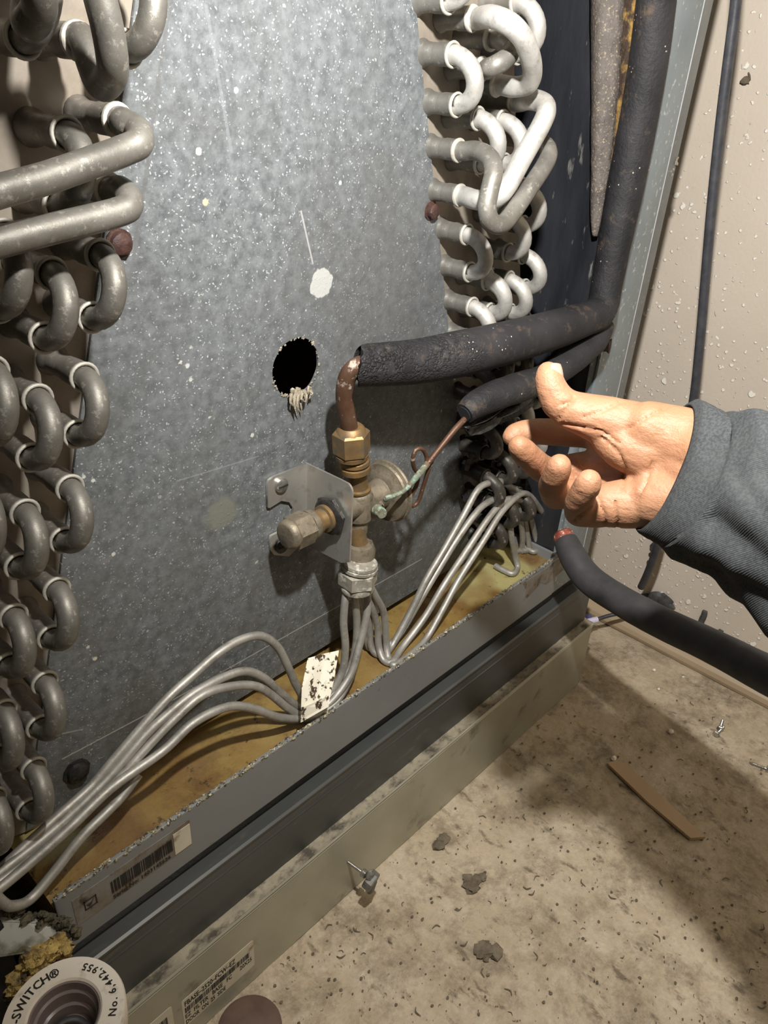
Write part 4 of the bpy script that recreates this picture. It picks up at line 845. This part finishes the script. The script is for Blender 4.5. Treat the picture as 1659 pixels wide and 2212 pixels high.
# torn cabinet corner: pale flange with yellow mouldy foam
cc = thing('cut_cabinet_corner', dep(60, 2030, .362), 'pale metal corner with mouldy yellow foam beside the left end of the pan', 'corner')
b = B(); q = [dep(-60, 1985, .362), dep(60, 1992, .367), dep(108, 2000, .371), dep(125, 2045, .369), dep(60, 2058, .362), dep(-60, 2078, .357)]; b.slab(q, RZ * .004); b.obj('metal_flange', M['white_metal'], cc, smooth=False, bev=.001)
def lumps(pts, n, r0, r1, m_, name, parent, label=None, amp=.9):
    b = B()
    for k in range(n):
        px, py, d = random.choice(pts); b.ball(dep(px + random.uniform(-16, 16), py + random.uniform(-12, 12), d + random.uniform(-.004, .004)), random.uniform(r0, r1), (1.2, 1, .8), k, amp, 8)
    return b.obj(name, m_, parent, label)
M['mfoam'] = simple('mouldy yellow foam', (.50, .36, .12), (.28, .18, .06), 90, rough=.9, c3=(.07, .05, .03), s3=110, l3=.5, h3=.62, bump=1, bd=.002)
lumps([(118, 2035, .371), (100, 2058, .367), (70, 2070, .362), (60, 2095, .362), (45, 2120, .362), (85, 2085, .367), (130, 2052, .371), (30, 2150, .371), (40, 2135, .362)], 260, .0010, .0030, M['mfoam'], 'yellow_foam', cc, 'mouldy yellow foam')
M['mould'] = simple('black mould crust', (.03, .028, .02), (.14, .12, .07), 200, rough=.9, bump=1, bd=.002)
lumps([(60, 1985, .371), (100, 1985, .371), (30, 1975, .371), (130, 1995, .376), (150, 2010, .376), (10, 1965, .371), (-20, 1965, .371)], 120, .0007, .0022, M['mould'], 'black_mould', cc)
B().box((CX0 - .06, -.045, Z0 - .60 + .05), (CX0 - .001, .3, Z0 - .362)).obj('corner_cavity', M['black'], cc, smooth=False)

#@HAND
# ------------------------------------------------------------------ arm and hand
HK = .905
def hd(px, py, t): return dep(px, py, t * HK)
person = thing('person', hd(1440, 1010, .36), 'hand with raised thumb and curled fingers in grey sleeve, reaching from the right', 'person')
blobs = []
def chain(pts, sub=9):       # (px, py, depth, radius px[, flatten])
    P_ = [hd(a, b_, c) for a, b_, c, d in pts]; R_ = [d * c * HK / F for a, b_, c, d in pts]
    for i in range(len(P_) - 1):
        for k in range(sub + 1):
            t = k / sub; blobs.append((P_[i].lerp(P_[i + 1], t), R_[i] + (R_[i + 1] - R_[i]) * t))
# forearm and wrist
chain([(1640, 1110, .325, 74), (1560, 1060, .340, 74), (1500, 1025, .356, 74), (1455, 1008, .366, 74)])
chain([(1600, 1030, .330, 66), (1500, 968, .354, 66), (1450, 950, .363, 70)]); chain([(1600, 1140, .330, 66), (1480, 1080, .354, 66), (1420, 1076, .363, 68)])
chain([(1480, 942, .358, 62), (1440, 935, .362, 62), (1400, 928, .364, 62)])          # radial side of wrist
chain([(1425, 1080, .366, 64), (1395, 1085, .368, 58), (1350, 1088, .370, 55), (1315, 1090, .371, 50)])      # ulnar side, hypothenar
chain([(1430, 1010, .372, 62), (1380, 1010, .386, 54), (1330, 1000, .394, 44)])                                      # palm centre (recessed)
chain([(1400, 940, .368, 64), (1360, 925, .370, 60), (1315, 912, .372, 55)]); chain([(1395, 980, .366, 60), (1350, 965, .368, 52), (1320, 945, .372, 44)])    # thenar
chain([(1315, 912, .372, 56), (1270, 898, .374, 48), (1232, 886, .376, 42)]); chain([(1232, 886, .376, 41), (1206, 868, .376, 38), (1192, 842, .375, 34)]); chain([(1192, 842, .375, 34), (1186, 820, .375, 31), (1184, 806, .376, 26)])  # thumb
chain([(1345, 985, .398, 46), (1305, 950, .402, 40)]); chain([(1340, 1030, .392, 46), (1300, 1010, .398, 40)]); chain([(1345, 1060, .384, 46), (1290, 1065, .392, 40)])  # metacarpals
chain([(1320, 945, .404, 40), (1270, 936, .410, 33), (1215, 934, .414, 31)]); chain([(1215, 934, .414, 31), (1160, 932, .415, 29), (1130, 934, .414, 27)]); chain([(1130, 934, .414, 27), (1112, 938, .412, 24), (1104, 944, .411, 20)])   # index
chain([(1300, 1005, .400, 37), (1240, 1010, .404, 32), (1185, 1020, .402, 32)]); chain([(1185, 1020, .402, 32), (1165, 1008, .390, 31), (1145, 990, .380, 30)]); chain([(1145, 990, .380, 30), (1130, 974, .374, 29), (1121, 964, .371, 25)])  # middle
chain([(1295, 1060, .392, 38), (1245, 1066, .392, 34), (1200, 1068, .388, 33)]); chain([(1200, 1068, .388, 33), (1192, 1050, .376, 31), (1200, 1028, .366, 30)]); chain([(1200, 1028, .366, 30), (1206, 1014, .362, 29), (1208, 1006, .360, 27)])   # ring
chain([(1325, 1095, .378, 44), (1285, 1104, .376, 37), (1252, 1105, .372, 34)]); chain([(1252, 1105, .372, 34), (1252, 1085, .362, 33), (1262, 1062, .354, 31)]); chain([(1262, 1062, .354, 31), (1270, 1047, .350, 30), (1272, 1040, .349, 28)])  # little
b = B()
for c, r in blobs: b.ball(c, r, nseg=14)
me = b.mesh('hand')
o = bpy.data.objects.new('tmp', me); C.objects.link(o)
md = o.modifiers.new('r', 'REMESH'); md.mode = 'VOXEL'; md.voxel_size = .0011; md = o.modifiers.new('s', 'SMOOTH'); md.factor = .6; md.iterations = 7
dg = bpy.context.evaluated_depsgraph_get(); hm = bpy.data.meshes.new_from_object(o.evaluated_get(dg)); bpy.data.objects.remove(o)
hm.name = 'hand'
# palm creases
def px_of(p):
    v = p - CAM; z = v.dot(RZ); return (v.dot(RX) / z * F + W0 / 2, v.dot(RY) / z * F + H0 / 2)
CRE = [[(1215, 915), (1250, 922), (1300, 932), (1335, 955)], [(1260, 902), (1300, 888), (1340, 868)], [(1300, 945), (1335, 975), (1350, 1010), (1345, 1060)], [(1350, 930), (1390, 905), (1440, 880)], [(1290, 1075), (1305, 1110), (1308, 1140)], [(1410, 1000), (1395, 1040), (1370, 1090)], [(1205, 905), (1225, 880), (1240, 858)], [(1210, 875), (1235, 868)], [(1330, 1085), (1335, 1145)],
       [(1240, 1125), (1275, 1098)]]
segs = [(Vector(a), Vector(c)) for L in CRE for a, c in zip(L, L[1:])]
hm.update()
for v in hm.vertices:
    nrm = v.normal
    if nrm.dot(RZ) > .1: continue
    q = Vector(px_of(v.co)); dm = 1e9
    for a, c in segs:
        t = max(0, min(1, (q - a).dot(c - a) / (c - a).length_squared)); dm = min(dm, (q - a.lerp(c, t)).length)
    if dm < 9: v.co -= nrm * .0010 * math.exp(-(dm / 3.2) ** 2)
hand = link_mesh('hand', hm, M['skin'], person)
def nail(pts, dv, label):
    # an oval plate laid over the fingertip: centre, two half-axes, normal
    c, u, w, n_ = pts; b = B(); rows = 8; cols = 10
    for j in range(rows + 1):
        for i in range(cols + 1):
            s_ = -1 + 2 * i / cols; t = -1 + 2 * j / rows; wd_ = math.sqrt(max(0, 1 - abs(t) ** 3.5 * .55)); b.v.append(c + u * s_ * wd_ + w * t - n_ * dv * (s_ * wd_) ** 2 - n_ * dv * .45 * t * t)
    b.f = [(j * (cols + 1) + i, j * (cols + 1) + i + 1, (j + 1) * (cols + 1) + i + 1, (j + 1) * (cols + 1) + i) for j in range(rows) for i in range(cols)]
    o = b.obj('fingernail', M['nail'], hand, label); md = o.modifiers.new('s', 'SOLIDIFY'); md.thickness = .0006; md.offset = -1
ndir = (RX * .60 - RZ * .80 - RY * .10).normalized(); wl_ = (RY * .99 - RX * .02); wl_ = (wl_ - ndir * wl_.dot(ndir)).normalized(); ul = ndir.cross(wl_).normalized(); tc = hd(1187, 817, .376) + ndir * .0064
nail((tc, ul * .0043, wl_ * .0054, ndir), .0020, 'thumb nail')
tc = hd(1263, 1028, .343); nail((tc + RZ * .0006, (RX * .9 + RY * .3).normalized() * .0038, (RY * .93 - RX * .3 ).normalized() * .0042, (-RZ * .95 - RY * .2 - RX * .2).normalized()), .0016, 'little finger nail') if False else None
# sleeve
def ring_pts(c0, c1, dpt, th, n=64, folds=0, seed=0, flare=1.0):
    # ellipse whose long axis runs from pixel c0 to c1 at depth dpt
    a = hd(c0[0], c0[1], dpt); e = hd(c1[0], c1[1], dpt); c = (a + e) / 2; u = (a - e) / 2; w = RZ * th * HK; out_ = []
    for k in range(n):
        t = 2 * math.pi * k / n; d = u * math.cos(t) + w * math.sin(t)
        f = 1 + folds * noise.noise(Vector((math.cos(t) * 2.3, math.sin(t) * 2.3, seed))); out_.append(c + d * f)
    return out_
secs = [((1488, 880), (1388, 1143), .362, .0245), ((1500, 872), (1392, 1148), .360, .028), ((1530, 888), (1414, 1162), .354, .029), ((1556, 905), (1440, 1174), .348, .030), ((1560, 902), (1442, 1178), .347, .0315), ((1585, 906), (1480, 1190), .341, .034), ((1625, 912), (1525, 1216), .333, .037), ((1680, 935), (1580, 1258), .322, .041), ((1750, 975), (1650, 1320), .308, .045), ((1850, 1030), (1760, 1400), .290, .048), ((2100, 1140), (2020, 1560), .245, .052)]
b = B(); n_ = 96; rows = []
for i in range(len(secs) - 1):
    A, Bq = secs[i], secs[i + 1]; sub = 8 if i > 3 else 4
    for k in range(sub):
        t = k / sub; l2 = lambda p, q: (p[0] + (q[0] - p[0]) * t, p[1] + (q[1] - p[1]) * t)
        rows.append((l2(A[0], Bq[0]), l2(A[1], Bq[1]), A[2] + (Bq[2] - A[2]) * t, A[3] + (Bq[3] - A[3]) * t, i + t))
for r in rows:
    b.v += ring_pts(r[0], r[1], r[2], r[3], n_)
b.f = [(i * n_ + k, i * n_ + (k + 1) % n_, (i + 1) * n_ + (k + 1) % n_, (i + 1) * n_ + k) for i in range(len(rows) - 1) for k in range(n_)]
# folds: pushed in and out along the radius, soft near the cuff
for i, r in enumerate(rows):
    c = sum((b.v[i * n_ + k] for k in range(n_)), Vector()) / n_; g = r[4]
    for k in range(n_):
        v = b.v[i * n_ + k]; rad = (v - c).normalized(); u = k / n_ * 2 * math.pi
        amp = .0004 if g < 4 else .0050 * min(1, (g - 3.9))
        q_ = px_of(v); f = 1.2 * noise.noise(Vector(((q_[0] + .9 * q_[1]) * .0045, (q_[1] - .9 * q_[0]) * .0150, 2.0 + (v - c).dot(RZ) * 15))) + .35 * noise.noise(v * 80)
        if amp < .001 and 1.9 < g < 2.1: f -= .5
        b.v[i * n_ + k] = v + rad * amp * f * 1.6
sl_ = b.obj('sleeve', M['cloth'], person); md = sl_.modifiers.new('s', 'SOLIDIFY'); md.thickness = .0016; md.offset = -1
# cuff seam
b = B(); rr = ring_pts((1545, 901), (1425, 1169), .3505, .0305, 96); rr.append(rr[0]); b.tube(rr, .0006, 6, 1, cap=False, smooth=False); b.obj('cuff_seam', M['cloth'], sl_)
print('objects', len(bpy.data.objects), 'tris', sum(len(o.data.polygons) for o in bpy.data.objects if o.type == 'MESH') * 2)
